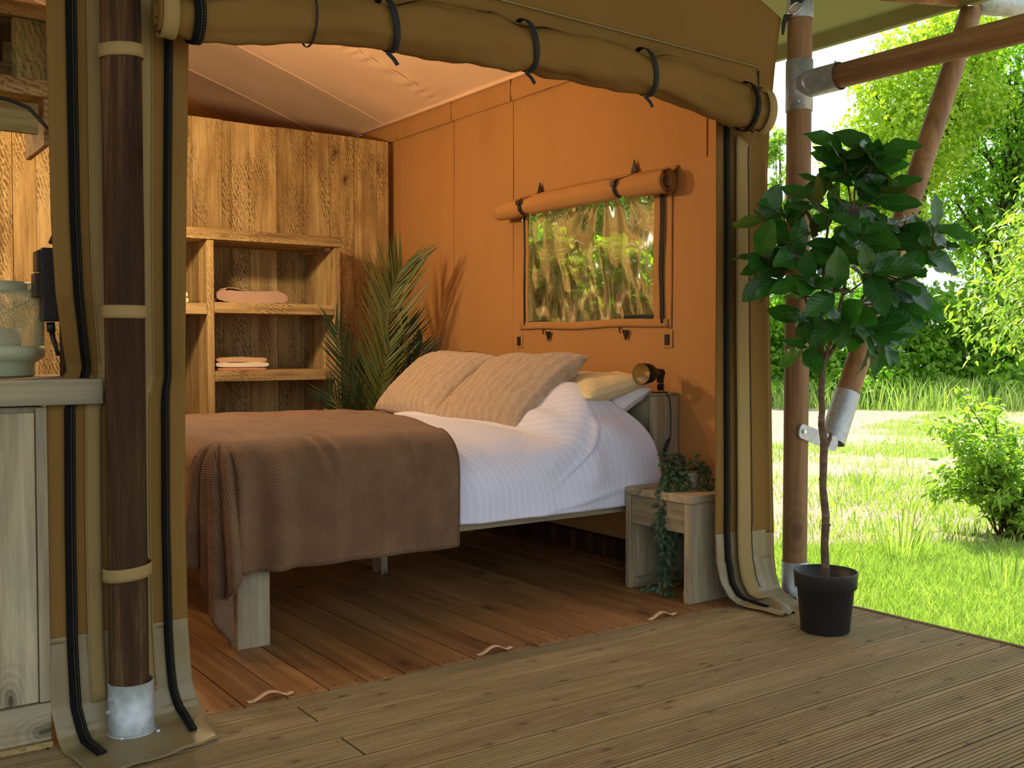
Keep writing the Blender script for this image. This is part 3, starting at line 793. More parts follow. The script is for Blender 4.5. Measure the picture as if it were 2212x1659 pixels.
BOT = [(0.85, 1.975), (0.966, 1.972), (1.13, 1.993), (1.29, 2.018), (1.351, 2.026), (1.45, 2.036), (1.542, 2.040), (1.694, 2.050), (1.873, 2.058), (2.122, 2.064), (2.265, 2.056), (2.45, 2.052), (2.666, 2.060), (2.861, 2.046), (3.149, 2.010), (3.344, 2.0), (3.44, 2.005)]
RAD = [(0.85, 0.058), (1.0, 0.064), (1.25, 0.078), (1.54, 0.084), (1.70, 0.092), (2.12, 0.090), (2.4, 0.096), (2.67, 0.090), (2.9, 0.094), (3.2, 0.090), (3.44, 0.088)]
door = E('rolled_tent_door', (2.1, 2.93, 2.1), 'olive canvas door rolled up above the wide doorway to the bed', 'tent door')
ap, rr = [], []
for i in range(90):
    x = 0.855 + (3.352 - 0.855) * i / 89; r = lerpl(RAD, x)[0]
    for xs_ in (1.575, 2.12, 2.68): r *= 1 - 0.12 * math.exp(-((x - xs_) / 0.07) ** 2)
    ap.append((x, 2.915, lerpl(BOT, x)[0] + r)); rr.append(r)
mb = MB(); spiral_roll(mb, ap, rr, ry=0.72, wob=0.24, n=110, inner=0.4)
mb.build('rolled_canvas', M['canvas'], door, smooth=True, solid=0.004)


def band(x0, x1, extra, mat, name, parent, mbr=None, tilt=0.0):
    mb = MB(); n = 40; vs = []
    for j, xx in enumerate((x0, (x0 + x1) / 2, x1)):
        r = lerpl(RAD, xx)[0] + extra
        for xs_ in (1.575, 2.12, 2.68): r *= 1 - 0.07 * math.exp(-((xx - xs_) / 0.05) ** 2)
        for k in range(n + 1):
            a = 2 * PI * k / n; zc = lerpl(BOT, xx)[0] + lerpl(RAD, xx)[0]
            vs.append((xx - tilt * math.sin(a), 2.915 + math.cos(a) * r * 0.76, zc + math.sin(a) * r))
    fs = [(j * (n + 1) + k, j * (n + 1) + k + 1, (j + 1) * (n + 1) + k + 1, (j + 1) * (n + 1) + k) for j in range(2) for k in range(n)]
    uv = [(j / 2, k * 0.006) for j in range(3) for k in range(n + 1)]
    mb.add(vs, fs, uv); return mb.build(name, mat, parent, smooth=True, solid=0.003)


for x in (1.575, 2.12, 2.68):
    stp = band(x - 0.011, x + 0.011, 0.004, M['black'], 'strap', door, tilt=0.018)
    mb = MB(); zb = lerpl(BOT, x)[0]
    mb.ribbon([(x + 0.0, 2.91, zb - 0.002), (x + 0.02, 2.905, zb - 0.02), (x + 0.035, 2.905, zb - 0.038)], (0.006, 0, 0.004)); mb.build('strap_end', M['black'], stp, solid=0.002)
band(0.945, 0.978, 0.009, M['zip'], 'zip', door)
band(0.862, 0.905, 0.007, M['canvas_band'], 'cuff', door)
band(3.222, 3.252, 0.009, M['zip'], 'zip', door)
band(3.310, 3.354, 0.007, M['canvas_band'], 'cuff', door)
band(1.305, 1.311, 0.006, M['black'], 'stitch', door)

# rolled door of the left (kitchen) opening, only its end in view
door2 = E('rolled_tent_door', (0.2, 2.93, 2.2), 'end of second rolled canvas door above the kitchen counter', 'tent door')
ap = [(-1.8 + i * (0.715 + 1.8) / 40, 2.93, 2.20) for i in range(41)]
mb = MB(); spiral_roll(mb, ap, [0.085 - 0.03 * max(0, (p[0] - 0.5) / 0.2) for p in ap], ry=0.7, wob=0.1, n=72, seed=5)
mb.build('rolled_canvas', M['canvas'], door2, smooth=True, solid=0.004)
mb = MB(); spiral_roll(mb, [(0.655, 2.93, 2.20), (0.69, 2.93, 2.20), (0.717, 2.93, 2.20)], [0.072, 0.066, 0.061], ry=0.75, turns=1, inner=1.0, n=40)
mb.build('cuff', M['canvas_band'], door2, smooth=True, solid=0.003)
mb = MB(); spiral_roll(mb, [(0.56, 2.93, 2.20), (0.59, 2.93, 2.20)], [0.088, 0.086], ry=0.75, turns=1, inner=1.0, n=40)
mb.build('strap', M['black'], door2, smooth=True, solid=0.003)

# ------------------------------------------------------------------ poles
PX, PY, PR = 0.772, 2.965, 0.0535
post = E('tent_pole', (PX, PY, 0), 'dark-stained upright pole left of the doorway, held by three canvas straps', 'pole')


def polepath(z0, z1, x, y, n=24, seed=0.0, amp=0.0025):
    return [(x + amp * noise.noise(Vector((seed, z0 + (z1 - z0) * i / n, 0))), y, z0 + (z1 - z0) * i / n) for i in range(n + 1)]


mb = MB(); pts = polepath(0.03, 3.3, PX, PY)
mb.tube(pts, [PR * (1 + 0.02 * noise.noise(Vector((3, i * 0.4, 0)))) for i in range(len(pts))], 32); mb.build('shaft', M['poledark'], post, smooth=True)
mb = MB(); mb.lathe([(0.0615, 0.014), (0.0615, 0.162), (0.0585, 0.162), (0.0585, 0.02)], (PX + 0.0045, PY, 0), 40); sk = mb.build('steel_socket', M['galv'], post, smooth=True, bevel=0)
mb = MB(); mb.tube([(PX + 0.0045 + 0.0635 * math.cos(a), PY + 0.0635 * math.sin(a), 0.018) for a in [2 * PI * k / 32 for k in range(33)]], 0.004, 6); mb.build('weld_bead', M['galv'], sk, smooth=True)
mb = MB(); mb.box(PX - 0.048, PX + 0.078, PY - 0.064, PY + 0.064, 0.008, 0.016); bpl = mb.build('base_plate', M['galv'], post, bevel=0.002)
for (dx, dy) in ((-0.036, 0.045), (0.064, 0.045), (-0.036, -0.052), (0.064, -0.052)):
    mb = MB(); mb.lathe([(0.0, 0.024), (0.005, 0.0235), (0.0075, 0.016)], (PX + dx, PY + dy, 0), 6); mb.build('bolt', M['galv'], bpl)
for zz, an in ((0.125, 200), (0.085, 188)):
    a = math.radians(an); c = Vector((PX + 0.0045 + 0.061 * math.cos(a), PY + 0.061 * math.sin(a), zz)); d = Vector((math.cos(a), math.sin(a), 0))
    mb = MB(); mb.tube([c, c + d * 0.010], 0.006, 6); mb.build('bolt', M['galv'], sk)
# canvas straps round the pole
for i, (z, tilt, lab) in enumerate(((1.920, 0.006, 'pale canvas strap round the dark pole, topmost of three'), (1.202, 0.0, 'pale canvas strap round the dark pole, at mid height'), (0.474, 0.006, 'pale canvas strap round the dark pole, lowest of three'))):
    s_ = E('canvas_strap', (PX, PY, z), lab, 'strap', 'canvas straps round the dark pole')
    mb = MB(); R = PR + 0.004 + (0.006 if i == 2 else 0.0)
    mb.grid(lambda u, v: (PX + R * math.cos(u) * (1.02), PY + 0.004 + R * math.sin(u), z - 0.018 + 0.036 * v + tilt * math.cos(u)), 40, 3, PI * 0.95, PI * 2.05)
    mb.grid(lambda u, v: (PX + (R * 1.02) * (1 if u < 0.5 else -1), PY + 0.004 + (abs(u - 0.5) * 0.14), z - 0.018 + 0.036 * v + tilt * (1 if u < 0.5 else -1)), 1, 3, 0, 0.45)
    mb.build('loop', M['canvas_band'], s_, smooth=True, solid=0.003)

QX, QY = 3.665, 2.985
pole2 = E('tent_pole', (QX, QY, 0), 'light brown upright pole at the outer corner of the deck', 'pole')
mb = MB(); pts = polepath(-0.12, 3.3, QX, QY, seed=9.0)
mb.tube(pts, 0.0535, 32); mb.build('shaft', M['polez'], pole2, smooth=True)
mb = MB(); mb.lathe([(0.058, 0.004), (0.058, 0.150), (0.0545, 0.150), (0.0545, 0.01)], (QX, QY, 0), 36); sk2 = mb.build('steel_socket', M['galv'], pole2, smooth=True)
mb = MB(); mb.box(QX - 0.07, QX + 0.07, QY - 0.07, QY + 0.07, 0.001, 0.009); mb.build('base_plate', M['galv'], pole2, bevel=0.002)
for an in (225, 262):
    a = math.radians(an); mb = MB(); c = Vector((QX + 0.057 * math.cos(a), QY + 0.057 * math.sin(a), 0.05 + 0.04 * (an > 230))); mb.tube([c, c + Vector((math.cos(a), math.sin(a), 0)) * 0.006], 0.005, 6); mb.build('bolt', M['galv'], sk2)
mb = MB(); mb.lathe([(0.058, 2.545), (0.058, 2.68), (0.0545, 2.68)], (QX, QY, 0), 36); mb.lathe([(0.0545, 2.56), (0.0545, 2.545), (0.058, 2.545)], (QX, QY, 0), 36); mb.build('top_collar', M['galv'], pole2, smooth=True)

beam = E('cross_beam', (QX, QY, 2.24), 'horizontal round beam running from the steel tee along the deck side', 'beam')
BZ = 2.255
mb = MB(); mb.lathe([(0.0545, 2.145), (0.0585, 2.145), (0.0585, 2.365), (0.0545, 2.365)], (QX, QY, 0), 36)
mb.tube([(QX, QY - 0.02, BZ), (QX, QY - 0.215, BZ)], 0.0585, 36, caps=False); mb.tube([(QX, QY - 0.215, BZ), (QX, QY - 0.10, BZ)], 0.0545, 36, caps=False)
tee = mb.build('steel_tee', M['galv'], beam, smooth=True)
mb = MB(); mb.tube([(QX, QY - 0.06 - 0.2 * i, BZ + 0.002 * noise.noise(Vector((i * 0.5, 2, 0)))) for i in range(23)], 0.0515, 32); mb.build('shaft', M['poley'], beam, smooth=True)
for (p, d) in (((QX - 0.046, QY - 0.037, 2.175), (-0.78, -0.62, 0)), ((QX, QY - 0.19, BZ + 0.057), (0, 0, 1))):
    c = Vector(p); mb = MB(); mb.tube([c, c + Vector(d) * 0.010], 0.006, 6); mb.build('bolt', M['galv'], tee)

# diagonal brace
brace = E('diagonal_brace', (4.0, 2.985, 0.75), 'slanting round pole braced outward behind the potted tree', 'pole')
A = Vector((3.955, 3.00, 0.705)); B = Vector((5.04, 3.00, 2.86)); D = (B - A).normalized()
mb = MB(); mb.tube([A.lerp(B, i / 16) for i in range(17)], 0.054, 32)
m2 = M['poledark'].copy()
mb.build('shaft', M['polez'], brace, smooth=True)
mb = MB(); mb.tube([A - D * 0.04, A + D * 0.21], 0.059, 32, caps=False); mb.tube([A + D * 0.21, A + D * 0.10], 0.0545, 32, caps=False); slv = mb.build('steel_sleeve', M['galv'], brace, smooth=True)
Rv = Vector((D.z, 0, -D.x))
mb = MB()
pc = Vector((3.632, QY - 0.058, 0.738)); pe = Vector((3.86, QY - 0.058, 0.668))
dd = (pe - pc).normalized(); nn = Vector((dd.z, 0, -dd.x)) * 0.032
ring = []
for side, c0 in ((1, pc), (-1, pe)):
    for k in range(7):
        a = PI / 2 + PI * k / 6
        v = dd * math.cos(a) * 0.02 * side + nn * math.sin(a) * side
        ring.append(c0 + v)
vs = [p + Vector((0, -0.004, 0)) for p in ring] + [p + Vector((0, 0.004, 0)) for p in ring]; n = len(ring)
mb.add(vs, [tuple(range(n)), tuple(range(2 * n - 1, n - 1, -1))] + [(i, (i + 1) % n, n + (i + 1) % n, n + i)[::-1] for i in range(n)])
arm = mb.build('bracket_arm', M['galv'], brace)
mb = MB(); mb.tube([pc + dd * 0.01 + Vector((0, -0.004, 0)), pc + dd * 0.01 + Vector((0, -0.013, 0))], 0.010, 6); mb.build('bolt', M['chrome'], arm)
mb = MB(); mb.tube([A + D * 0.07 + Vector((0.055, 0, -0.02)), A + D * 0.07 + Vector((0.072, 0, -0.028))], 0.007, 6); mb.build('bolt', M['chrome'], slv)

eave = E('eave_pole', (5.0, 3.0, 2.87), 'pole with steel tube joint at the top right roof edge', 'pole')
d_ = Vector((0.62, -0.10, 0.055))
mb = MB(); mb.tube([Vector((5.02, 3.03, 2.915)) - d_ * 0.9, Vector((5.02, 3.03, 2.915)) - d_ * 0.05], 0.045, 24); mb.build('shaft', M['poley'], eave, smooth=True)
mb = MB(); mb.tube([Vector((5.03, 2.98, 2.885)) + d_ * 0.02, Vector((5.03, 2.98, 2.885)) + d_ * 1.2], 0.06, 28); mb.build('steel_tube', M['galv'], eave, smooth=True)

# hook fixing the canvas corner to the pole
hook = E('tension_hook', (3.58, 2.98, 2.55), 'steel ring and black webbing tying the canvas corner to the pole', 'fastener')
mb = MB()
c0 = Vector((3.592, 2.955, 2.572)); ux = Vector((0.62, -0.30, 0.72)).normalized(); uy = Vector((0.70, -0.5, -0.62)).normalized()
mb.tube([c0 + ux * 0.036 * math.cos(a) + uy * 0.019 * math.sin(a) for a in [2 * PI * k / 20 for k in range(21)]], 0.0028, 8); mb.build('ring', M['chrome'], hook, smooth=True)
mb = MB(); mb.ribbon([(3.552, 2.985, 2.46), (3.553, 2.98, 2.51), (3.565, 2.965, 2.545)], [(0.004, -0.003, 0), (0.008, -0.006, 0), (0.016, -0.012, 0)]); mb.build('webbing', M['black'], hook, solid=0.003)
mb = MB(); mb.ribbon([(3.600, 2.945, 2.600), (3.62, 2.93, 2.635), (3.64, 2.92, 2.66)], [(0.013, -0.01, -0.008)] * 3); mb.ribbon([(3.56, 2.95, 2.592), (3.59, 2.94, 2.615), (3.63, 2.925, 2.64)], [(0.0, 0, 0.014)] * 3); mb.build('webbing', M['black'], hook, solid=0.003)

# ------------------------------------------------------------------ window in the right wall
win = E('window_1', (XW, 4.3, 1.57), 'tent window of crinkled clear vinyl with zipped edges', kind='structure')


def panept(y, z):
    a = noise.noise(Vector((y * 5 + z * 1.2, z * 2.2, 0))); b_ = noise.noise(Vector((y * 11 - z * 3, z * 4, 4)))
    e = min(1, (y - WY0 + 0.01) * 8, (WY1 - y + 0.01) * 8)
    rad = math.sin(math.atan2(y - 4.15, 2.05 - z) * 16) * max(0, 1 - (2.05 - z) / 0.75)
    return 0.022 * a * e + 0.008 * b_ + 0.006 * rad * e


mb = MB(); mb.grid(lambda u, v: (XW + 0.012 + panept(u, v), u, v), 110, 80, WY0 - 0.02, WY1 + 0.02, WZ0 - 0.01, WZ1 + 0.02)
mb.build('pane', M['pane'], win, smooth=True)


def wstrip(y0, y1, z0, z1, x, mat, name, amp=0.004, solid=0.003, n=26, seed=0):
    vert = (z1 - z0) > (y1 - y0); mb = MB()
    mb.grid(lambda u, v: (x + 0.003 * noise.noise(Vector((u * 9, v * 9, seed))), u + (amp * math.sin(v * 13 + seed) if vert else 0), v + (0 if vert else amp * math.sin(u * 9 + seed))), 3 if vert else n, n if vert else 3, y0, y1, z0, z1, uvfn=lambda u, v: ((u - y0) / (y1 - y0), v) if vert else ((v - z0) / (z1 - z0), u))
    return mb.build(name, mat, win, smooth=True, solid=solid)


wstrip(3.722, 3.765, 1.215, 1.90, XW - 0.010, M['canvas_in'], 'window_frame', seed=1)
wstrip(4.822, 4.846, 1.225, 1.90, XW - 0.010, M['canvas_in'], 'window_frame', seed=2)
wstrip(3.66, 4.90, 1.210, 1.250, XW - 0.012, M['canvas_in'], 'window_frame', seed=3)
wstrip(3.640, 3.672, 1.20, 1.90, XW - 0.006, M['canvas_in'], 'window_frame', seed=3, amp=0.0)
wstrip(3.695, 3.714, 1.225, 1.90, XW - 0.012, M['black'], 'zip', seed=1)
wstrip(4.852, 4.864, 1.235, 1.90, XW - 0.012, M['black'], 'zip', seed=2)
wstrip(3.765, 3.99, 1.250, 1.268, XW - 0.006, M['black'], 'zip', seed=4)
wstrip(4.66, 4.84, 1.250, 1.262, XW - 0.006, M['black'], 'zip', seed=5)
for y, z in ((3.72, 1.87), (4.862, 1.855)):
    mb = MB(); mb.tube([(XW - 0.02, y, z + 0.012), (XW - 0.022, y, z - 0.012)], 0.005, 8); mb.build('zip_pull', M['chrome'], win)
for y, z, d in ((4.702, 1.985, 1), (3.905, 1.994, 1), (4.622, 1.195, -1), (3.966, 1.195, -1)):
    mb = MB(); hgt = 0.066 if d > 0 else 0.056
    xx = XW - 0.014
    vs = [(xx, y - 0.026, z), (xx, y + 0.026, z), (xx, y, z + d * hgt), (xx - 0.005, y - 0.023, z + d * 0.003), (xx - 0.005, y + 0.023, z + d * 0.003), (xx - 0.005, y, z + d * hgt * 0.9)]
    mb.add(vs, [(0, 1, 2), (3, 5, 4), (0, 3, 4, 1), (1, 4, 5, 2), (2, 5, 3, 0)]); anc = mb.build('strap_anchor', M['blackmetal'], win)
    if d < 0:
        mb = MB(); mb.ribbon([(xx - 0.006, y, z - 0.005), (xx - 0.02, y + 0.012, z + 0.012), (xx - 0.022, y + 0.026, z + 0.008), (xx - 0.012, y + 0.03, z - 0.014)], (0, 0.006, 0.004)); mb.build('strap', M['black'], anc, solid=0.002)
for y in (4.915, 3.668):
    mb = MB(); mb.box(XW - 0.008, XW - 0.003, y - 0.034, y + 0.034, 1.105, 1.19); pch = mb.build('patch', M['canvas_in'], win)
    mb = MB(); mb.box(XW - 0.013, XW - 0.006, y - 0.015, y + 0.015, 1.118, 1.17); mb.build('hook_tape', M['black'], pch)

roll = E('rolled_window_cover', (XW - 0.08, 4.3, 1.9), 'orange canvas window cover rolled up and strapped above the window', 'window cover')
ap, rr = [], []
for i in range(70):
    y = 3.60 + (5.02 - 3.60) * i / 69; r = 0.062 - 0.006 * (i / 69)
    for ys in (3.93, 4.75): r *= 1 - 0.26 * math.exp(-((y - ys) / 0.055) ** 2)
    if i > 64: r *= 1 - 0.13 * (i - 64)/5
    ap.append((XW - 0.075, y, 1.905 + 0.012 * math.sin((y - 3.6) * 2.2))); rr.append(r)
mb = MB(); spiral_roll(mb, ap, rr, ry=0.95, turns=3.4, wob=0.10, n=90, inner=0.45, axis='y'); mb.build('rolled_canvas', M['canvas_in'], roll, smooth=True, solid=0.003)
mb = MB()
mb.grid(lambda u, v: (XW - 0.006 - 0.06 * v ** 1.5, u, 1.985 + 0.0 * u - 0.045 * v + 0.004 * noise.noise(Vector((u * 6, v, 0))) + 0.012 * math.sin((u - 3.6) * 2.2)), 40, 6, 3.60, 4.90)
mb.build('upper_flap', M['canvas_in'], roll, smooth=True, solid=0.003)
for y, ty in ((3.93, 3.905), (4.75, 4.702)):
    mb = MB(); R = 0.050; zc = 1.905 + 0.012 * math.sin((y - 3.6) * 2.2)
    pts = [(XW - 0.018, ty, 1.99), (XW - 0.05, ty + 0.008, 1.972)] + [(XW - 0.075 + R * math.cos(a), y + 0.01, zc + R * math.sin(a)) for a in [PI / 2 + PI * k / 10 for k in range(11)]]
    mb.ribbon(pts, (0, 0.009, 0)); mb.build('strap', M['black'], roll, smooth=True, solid=0.003)
    mb = MB(); mb.box(XW - 0.135, XW - 0.12, y - 0.004, y + 0.026, zc + 0.005, zc + 0.03); mb.build('buckle', M['plasticblack'], roll, bevel=0.002)

# ------------------------------------------------------------------ shelf unit on the back wall
shelf = E('shelving_unit', (2.4, 6.18, 0), 'open shelving unit of rough honey-coloured planks against the back wall', 'shelf')
YF, YB = 5.962, 6.405
MB().box(1.36, 2.885, YF - 0.012, YB, 1.742, 1.806).build('top_board', M['shelfX'], shelf, bevel=0.004)
for (x0, x1) in ((2.025, 2.066), (2.845, 2.884)):
    w3 = (YB - YF) / 3
    for k in range(3):
        MB().box(x0, x1, YF + k * w3, YF + (k + 1) * w3 - 0.002, 0, 1.741).build('side_plank', M['shelfZ'], shelf, bevel=0.0025)
MB().box(1.36, 1.40, YF, YB, 0, 1.741).build('side_plank', M['shelfZ'], shelf, bevel=0.0025)
for (x0, x1, zt) in ((2.068, 2.843, 1.376), (2.068, 2.843, 0.968), (1.402, 2.023, 1.366), (2.068, 2.843, 0.30)):
    for k in range(2):
        MB().box(x0, x1, YF + 0.002 + k * 0.221, YF + k * 0.221 + 0.219, zt - 0.064, zt).build('shelf_board', M['shelfX'], shelf, bevel=0.003)
MB().box(2.81, 2.843, YF + 0.06, YB, 1.72, 1.741).build('cleat', M['shelfX'], shelf)
MB().box(2.79, 2.843, YF + 0.06, YB - 0.02, 1.290, 1.311).build('cleat', M['shelfX'], shelf)


# folded towels
def towel(name, label, x0, x1, y0, y1, z0, z1, mat, group=None, layers=2, seed=0, cat='towel'):
    t = E(name, ((x0 + x1) / 2, (y0 + y1) / 2, z0), label, cat, group)
    h = (z1 - z0) / layers
    mb = MB()
    # one serpentine sheet: layers joined at the right and left folds
    pts = []
    for k in range(layers):
        zc = z0 + h * (k + 0.5); seg = [(x0 + 0.02 + (x1 - x0 - 0.04) * i / 14, zc) for i in range(15)]
        if k % 2: seg.reverse()
        pts += seg
    # outer envelope: rounded slab per layer
    for k in range(layers):
        a0, a1 = z0 + h * k, z0 + h * (k + 1)
        def f(u, v, a0=a0, a1=a1, k=k):
            ang = v * 2 * PI; cx = (x0 + x1) / 2; hx = (x1 - x0) / 2 - 0.006 * (k % 2); n_ = 5.0
            c, s_ = math.cos(ang), math.sin(ang)
            px = cx + math.copysign(abs(c) ** (2 / n_), c) * hx; pz = (a0 + a1) / 2 + math.copysign(abs(s_) ** (2 / 3.0), s_) * (a1 - a0) / 2 * 1.02
            yy = y0 + (y1 - y0) * u
            left = max(0, (cx - px) / hx)
            pz += 0.10 * h * noise.noise(Vector((px * 12, yy * 12, seed + k))) * (1 + left)
            if pz > (a0 + a1) / 2: pz += 0.006 * noise.noise(Vector((px * 7, yy * 5, seed + 9)))
            return (px + 0.01 * noise.noise(Vector((yy * 9, k, seed))) - 0.02 * left * noise.noise(Vector((k * 3.0, seed, 0))), yy + 0.008 * noise.noise(Vector((px * 9, seed, k))), max(pz, z0 + 0.001))
        mb.grid(f, 8, 44)
        ring = [f(0, j / 44) for j in range(44)]; mb.add(ring, [tuple(range(44))]); ring = [f(1, j / 44) for j in range(44)]; mb.add(ring, [tuple(range(43, -1, -1))])
    mb.build('folded_cloth', mat, t, smooth=True)
    return t


t1 = towel('folded_blanket', 'dusty pink folded blanket with a draped flap on the upper shelf', 2.10, 2.552, 6.02, 6.32, 1.377, 1.448, M['rose'], layers=1, seed=1, cat='blanket')
mb = MB(); mb.grid(lambda u, v: (2.095 + 0.42 * u - 0.03 * v, 6.03 + 0.27 * v, 1.38 + 0.074 * min(1, (u * 5.5) ** 0.6) * (1 - 0.10 * max(0, u - 0.3)) + 0.012 * math.sin(u * 7 + v * 3) + 0.004 * noise.noise(Vector((u * 12, v * 9, 0)))), 34, 12)
mb.build('draped_flap', M['rose'], t1, smooth=True, solid=0.004)
towel('folded_towel', 'terracotta folded towel at the bottom of the shelf stack', 2.095, 2.40, 6.0, 6.25, 0.969, 0.987, M['terra'], 'folded towels on the lower shelf', 1, 2)
towel('folded_towel', 'ivory folded towel in the middle of the shelf stack', 2.085, 2.415, 5.995, 6.25, 0.988, 1.017, M['ivory'], 'folded towels on the lower shelf', 1, 3)
towel('folded_towel', 'peach woven towel on top of the shelf stack', 2.09, 2.405, 6.0, 6.25, 1.018, 1.046, M['peach'], 'folded towels on the lower shelf', 1, 4)
towel('folded_towel', 'cream rolled towel half hidden behind the canvas on the shelf', 1.70, 1.935, 6.02, 6.30, 1.367, 1.435, M['ivory'], None, 2, 8)
sb = E('socket_box', (1.95, 6.36, 1.1), 'small wooden cable box on the back wall inside the shelving', 'box')
MB().box(1.86, 2.0, 6.33, 6.405, 1.11, 1.215).build('box_body', M['shelfX'], sb, bevel=0.004)
MB().box(1.85, 2.012, 6.325, 6.405, 1.217, 1.229).build('box_lid', M['shelfX'], sb, bevel=0.003)
mb = MB(); mb.tube([(1.975, 6.395, 1.11), (1.975, 6.398, 0.6)], 0.005, 6); mb.build('conduit', M['plasticbrown'], sb)

# ------------------------------------------------------------------ bed
BY0, BY1, BX0, BX1 = 3.587, 5.19, 1.318, 3.37
bed = E('bed', (2.4, 4.39, 0), 'wide weathered timber bed with plank headboard', 'bed')
MB().box(BX0 + 0.02, BX1 + 0.02, BY0, BY0 + 0.045, 0.337, 0.405).build('side_rail', M['greyX'], bed, bevel=0.004)
MB().box(BX0 + 0.02, BX1 + 0.02, BY1 - 0.045, BY1, 0.337, 0.405).build('side_rail', M['greyX'], bed, bevel=0.004)
MB().box(BX0, BX0 + 0.045, BY0, BY1, 0.337, 0.405).build('foot_rail', M['greyY'], bed, bevel=0.004)
MB().box(BX0 + 0.05, BX1, BY0 + 0.05, BY1 - 0.05, 0.385, 0.400).build('slatted_base', M['greyY'], bed)
for (x0, x1, y0, y1) in ((BX0, BX0 + 0.125, BY0 + 0.002, BY0 + 0.075), (BX0, BX0 + 0.125, BY1 - 0.075, BY1), (2.34, 2.375, 4.405, 4.50), (3.30, 3.335, BY1 - 0.08, BY1)):
    MB().box(x0, x1, y0, y1, 0.0, 0.336).build('leg', M['greyZ'], bed, bevel=0.004)
MB().box(BX1, 3.532, BY0, BY0 + 0.036, 0.0, 0.873).build('headboard_end', M['greyZ'], bed, bevel=0.004)
MB().box(BX1, 3.532, BY1 - 0.036, BY1, 0.0, 0.873).build('headboard_end', M['greyZ'], bed, bevel=0.004)
MB().box(BX1 - 0.004, 3.534, BY0 - 0.002, BY1, 0.874, 0.886).build('headboard_ledge', M['greyY'], bed, bevel=0.003)
for z0, z1 in ((0.41, 0.555), (0.557, 0.715), (0.717, 0.872)):
    MB().box(BX1 + 0.02, BX1 + 0.05, BY0 + 0.037, BY1 - 0.037, z0, z1).build('headboard_plank', M['greyY'], bed, bevel=0.003)

mat_ = E('mattress', (2.35, 4.39, 0.40), 'grey-brown mattress, its corner showing below the headboard', 'mattress')
mb = MB()
def rslab(mb, x0, x1, y0, y1, z0, z1, n=5.0, nx=60, ny=40, seed=0, amp=0.0):
    cx, cy, cz = (x0 + x1) / 2, (y0 + y1) / 2, (z0 + z1) / 2
    def f(u, v):
        a = u * 2 * PI; b_ = (v - 0.5) * PI
        sg = lambda t, p: math.copysign(abs(t) ** p, t)
        c = sg(math.cos(b_), 0.35); p = Vector((cx + (x1 - x0) / 2 * sg(math.cos(a), 2 / n / 2) * c, cy + (y1 - y0) / 2 * sg(math.sin(a), 2 / n / 2) * c, cz + (z1 - z0) / 2 * sg(math.sin(b_), 0.6)))
        return p
    mb.grid(f, nx, ny)
rslab(mb, BX0 + 0.04, BX1 - 0.002, BY0 + 0.03, BY1 - 0.03, 0.405, 0.585, n=8); mb.build('mattress_body', M['mattress'], mat_, smooth=True)

# duvet
YC = 4.39


def duv_top(x):
    t = max(0.0, min(1.0, (x - 2.70) / 0.36)); s = t * t * (3 - 2 * t)
    return 0.725 + 0.225 * s


def sec(theta, x, ay=0.845, zb=0.372, n=4.4, off=0.0):
    """cross-section of the made bed; theta 0 (near, bottom) .. PI (far, bottom)"""
    c, s_ = math.cos(theta), math.sin(theta)
    a = ay + off; h = duv_top(x) - zb + off
    y = YC - a * math.copysign(abs(c) ** (2 / n), c); z = zb + h * abs(s_) ** (2 / n)
    z += 0.028 * (1 - ((y - YC) / ay) ** 2) * s_
    return y, z


def th(t):  # spread samples evenly in arc: side 0..., corner, top
    return PI * t


def duvpt(s, t, off=0.0):
    theta = th(t); s_ = math.sin(theta)
    zf = abs(s_) ** (2 / 4.4); xe = 3.372 - 0.38 * zf ** 3.2
    x = 1.32 + (xe - 1.32) * s
    fl_ = max(0.0, min(1.0, (2.34 - x) / 0.12)); y, z = sec(theta, x, off=off - 0.040 * fl_)
    # foot rounding
    f = max(0.0, 1 - s / 0.08)
    z -= 0.10 * f * f * s_; 
    # wrinkles
    wv = 0.020 * noise.noise(Vector((x * 2.4, y * 2.4, z * 3))) + 0.010 * noise.noise(Vector((x * 7, y * 6, z * 6)))
    # gathered folds near the cushions on the near side
    gx, gz = x - 2.93, z - 0.72
    d = math.hypot(gx, gz); ang = math.atan2(gz, gx)
    fold = 0.015 * math.sin(ang * 5 + 0.6 + d * 9) * math.exp(-((d - 0.20) / 0.13) ** 2) * min(1, (d / 0.10) ** 2) * (1 if t < 0.5 else 0)
    # long diagonal fold low on the side
    ln = (z - 0.42) - 0.16 * (x - 2.9)
    fold += 0.013 * math.exp(-(ln / 0.014) ** 2) * math.exp(-((x - 2.95) / 0.35) ** 2) * (1 if t < 0.5 else 0)
    lc = (x - (2.99 - 0.9 * (0.74 - z) * (0.74 - z) * 3.2 - 0.25 * (0.74 - z)))
    fold += 0.020 * math.exp(-(lc / 0.016) ** 2) * math.exp(-((z - 0.66) / 0.13) ** 2) * (1 if t < 0.5 else 0)
    nrm = Vector((0, -math.cos(theta), math.sin(theta)))
    p = Vector((x, y, z)) + nrm * (wv + fold) * (1 - 0.6 * fl_)
    if p.z < 0.375 + 0.02: p.z = max(p.z, 0.368 + 0.012 * noise.noise(Vector((x * 6, 0, 1))))
    return p


dv = E('duvet', (2.4, 4.39, 0.37), 'white duvet with fine satin stripes spread over the bed', 'duvet')
ARC = [0.0]
mb = MB()
NT = 150
TT = [0.5 - 0.5 * math.copysign(abs(math.cos(PI * k / NT)) ** 0.62, math.cos(PI * k / NT)) for k in range(NT + 1)]
mb.grid(lambda u, v: duvpt(u, TT[int(round(v))]), 230, NT, 0, 1, 0, NT, uvfn=lambda u, v: (u * 2.0, v * 0.016))
mb.build('duvet_cloth', M['duvet'], dv, smooth=True, solid=0.012)


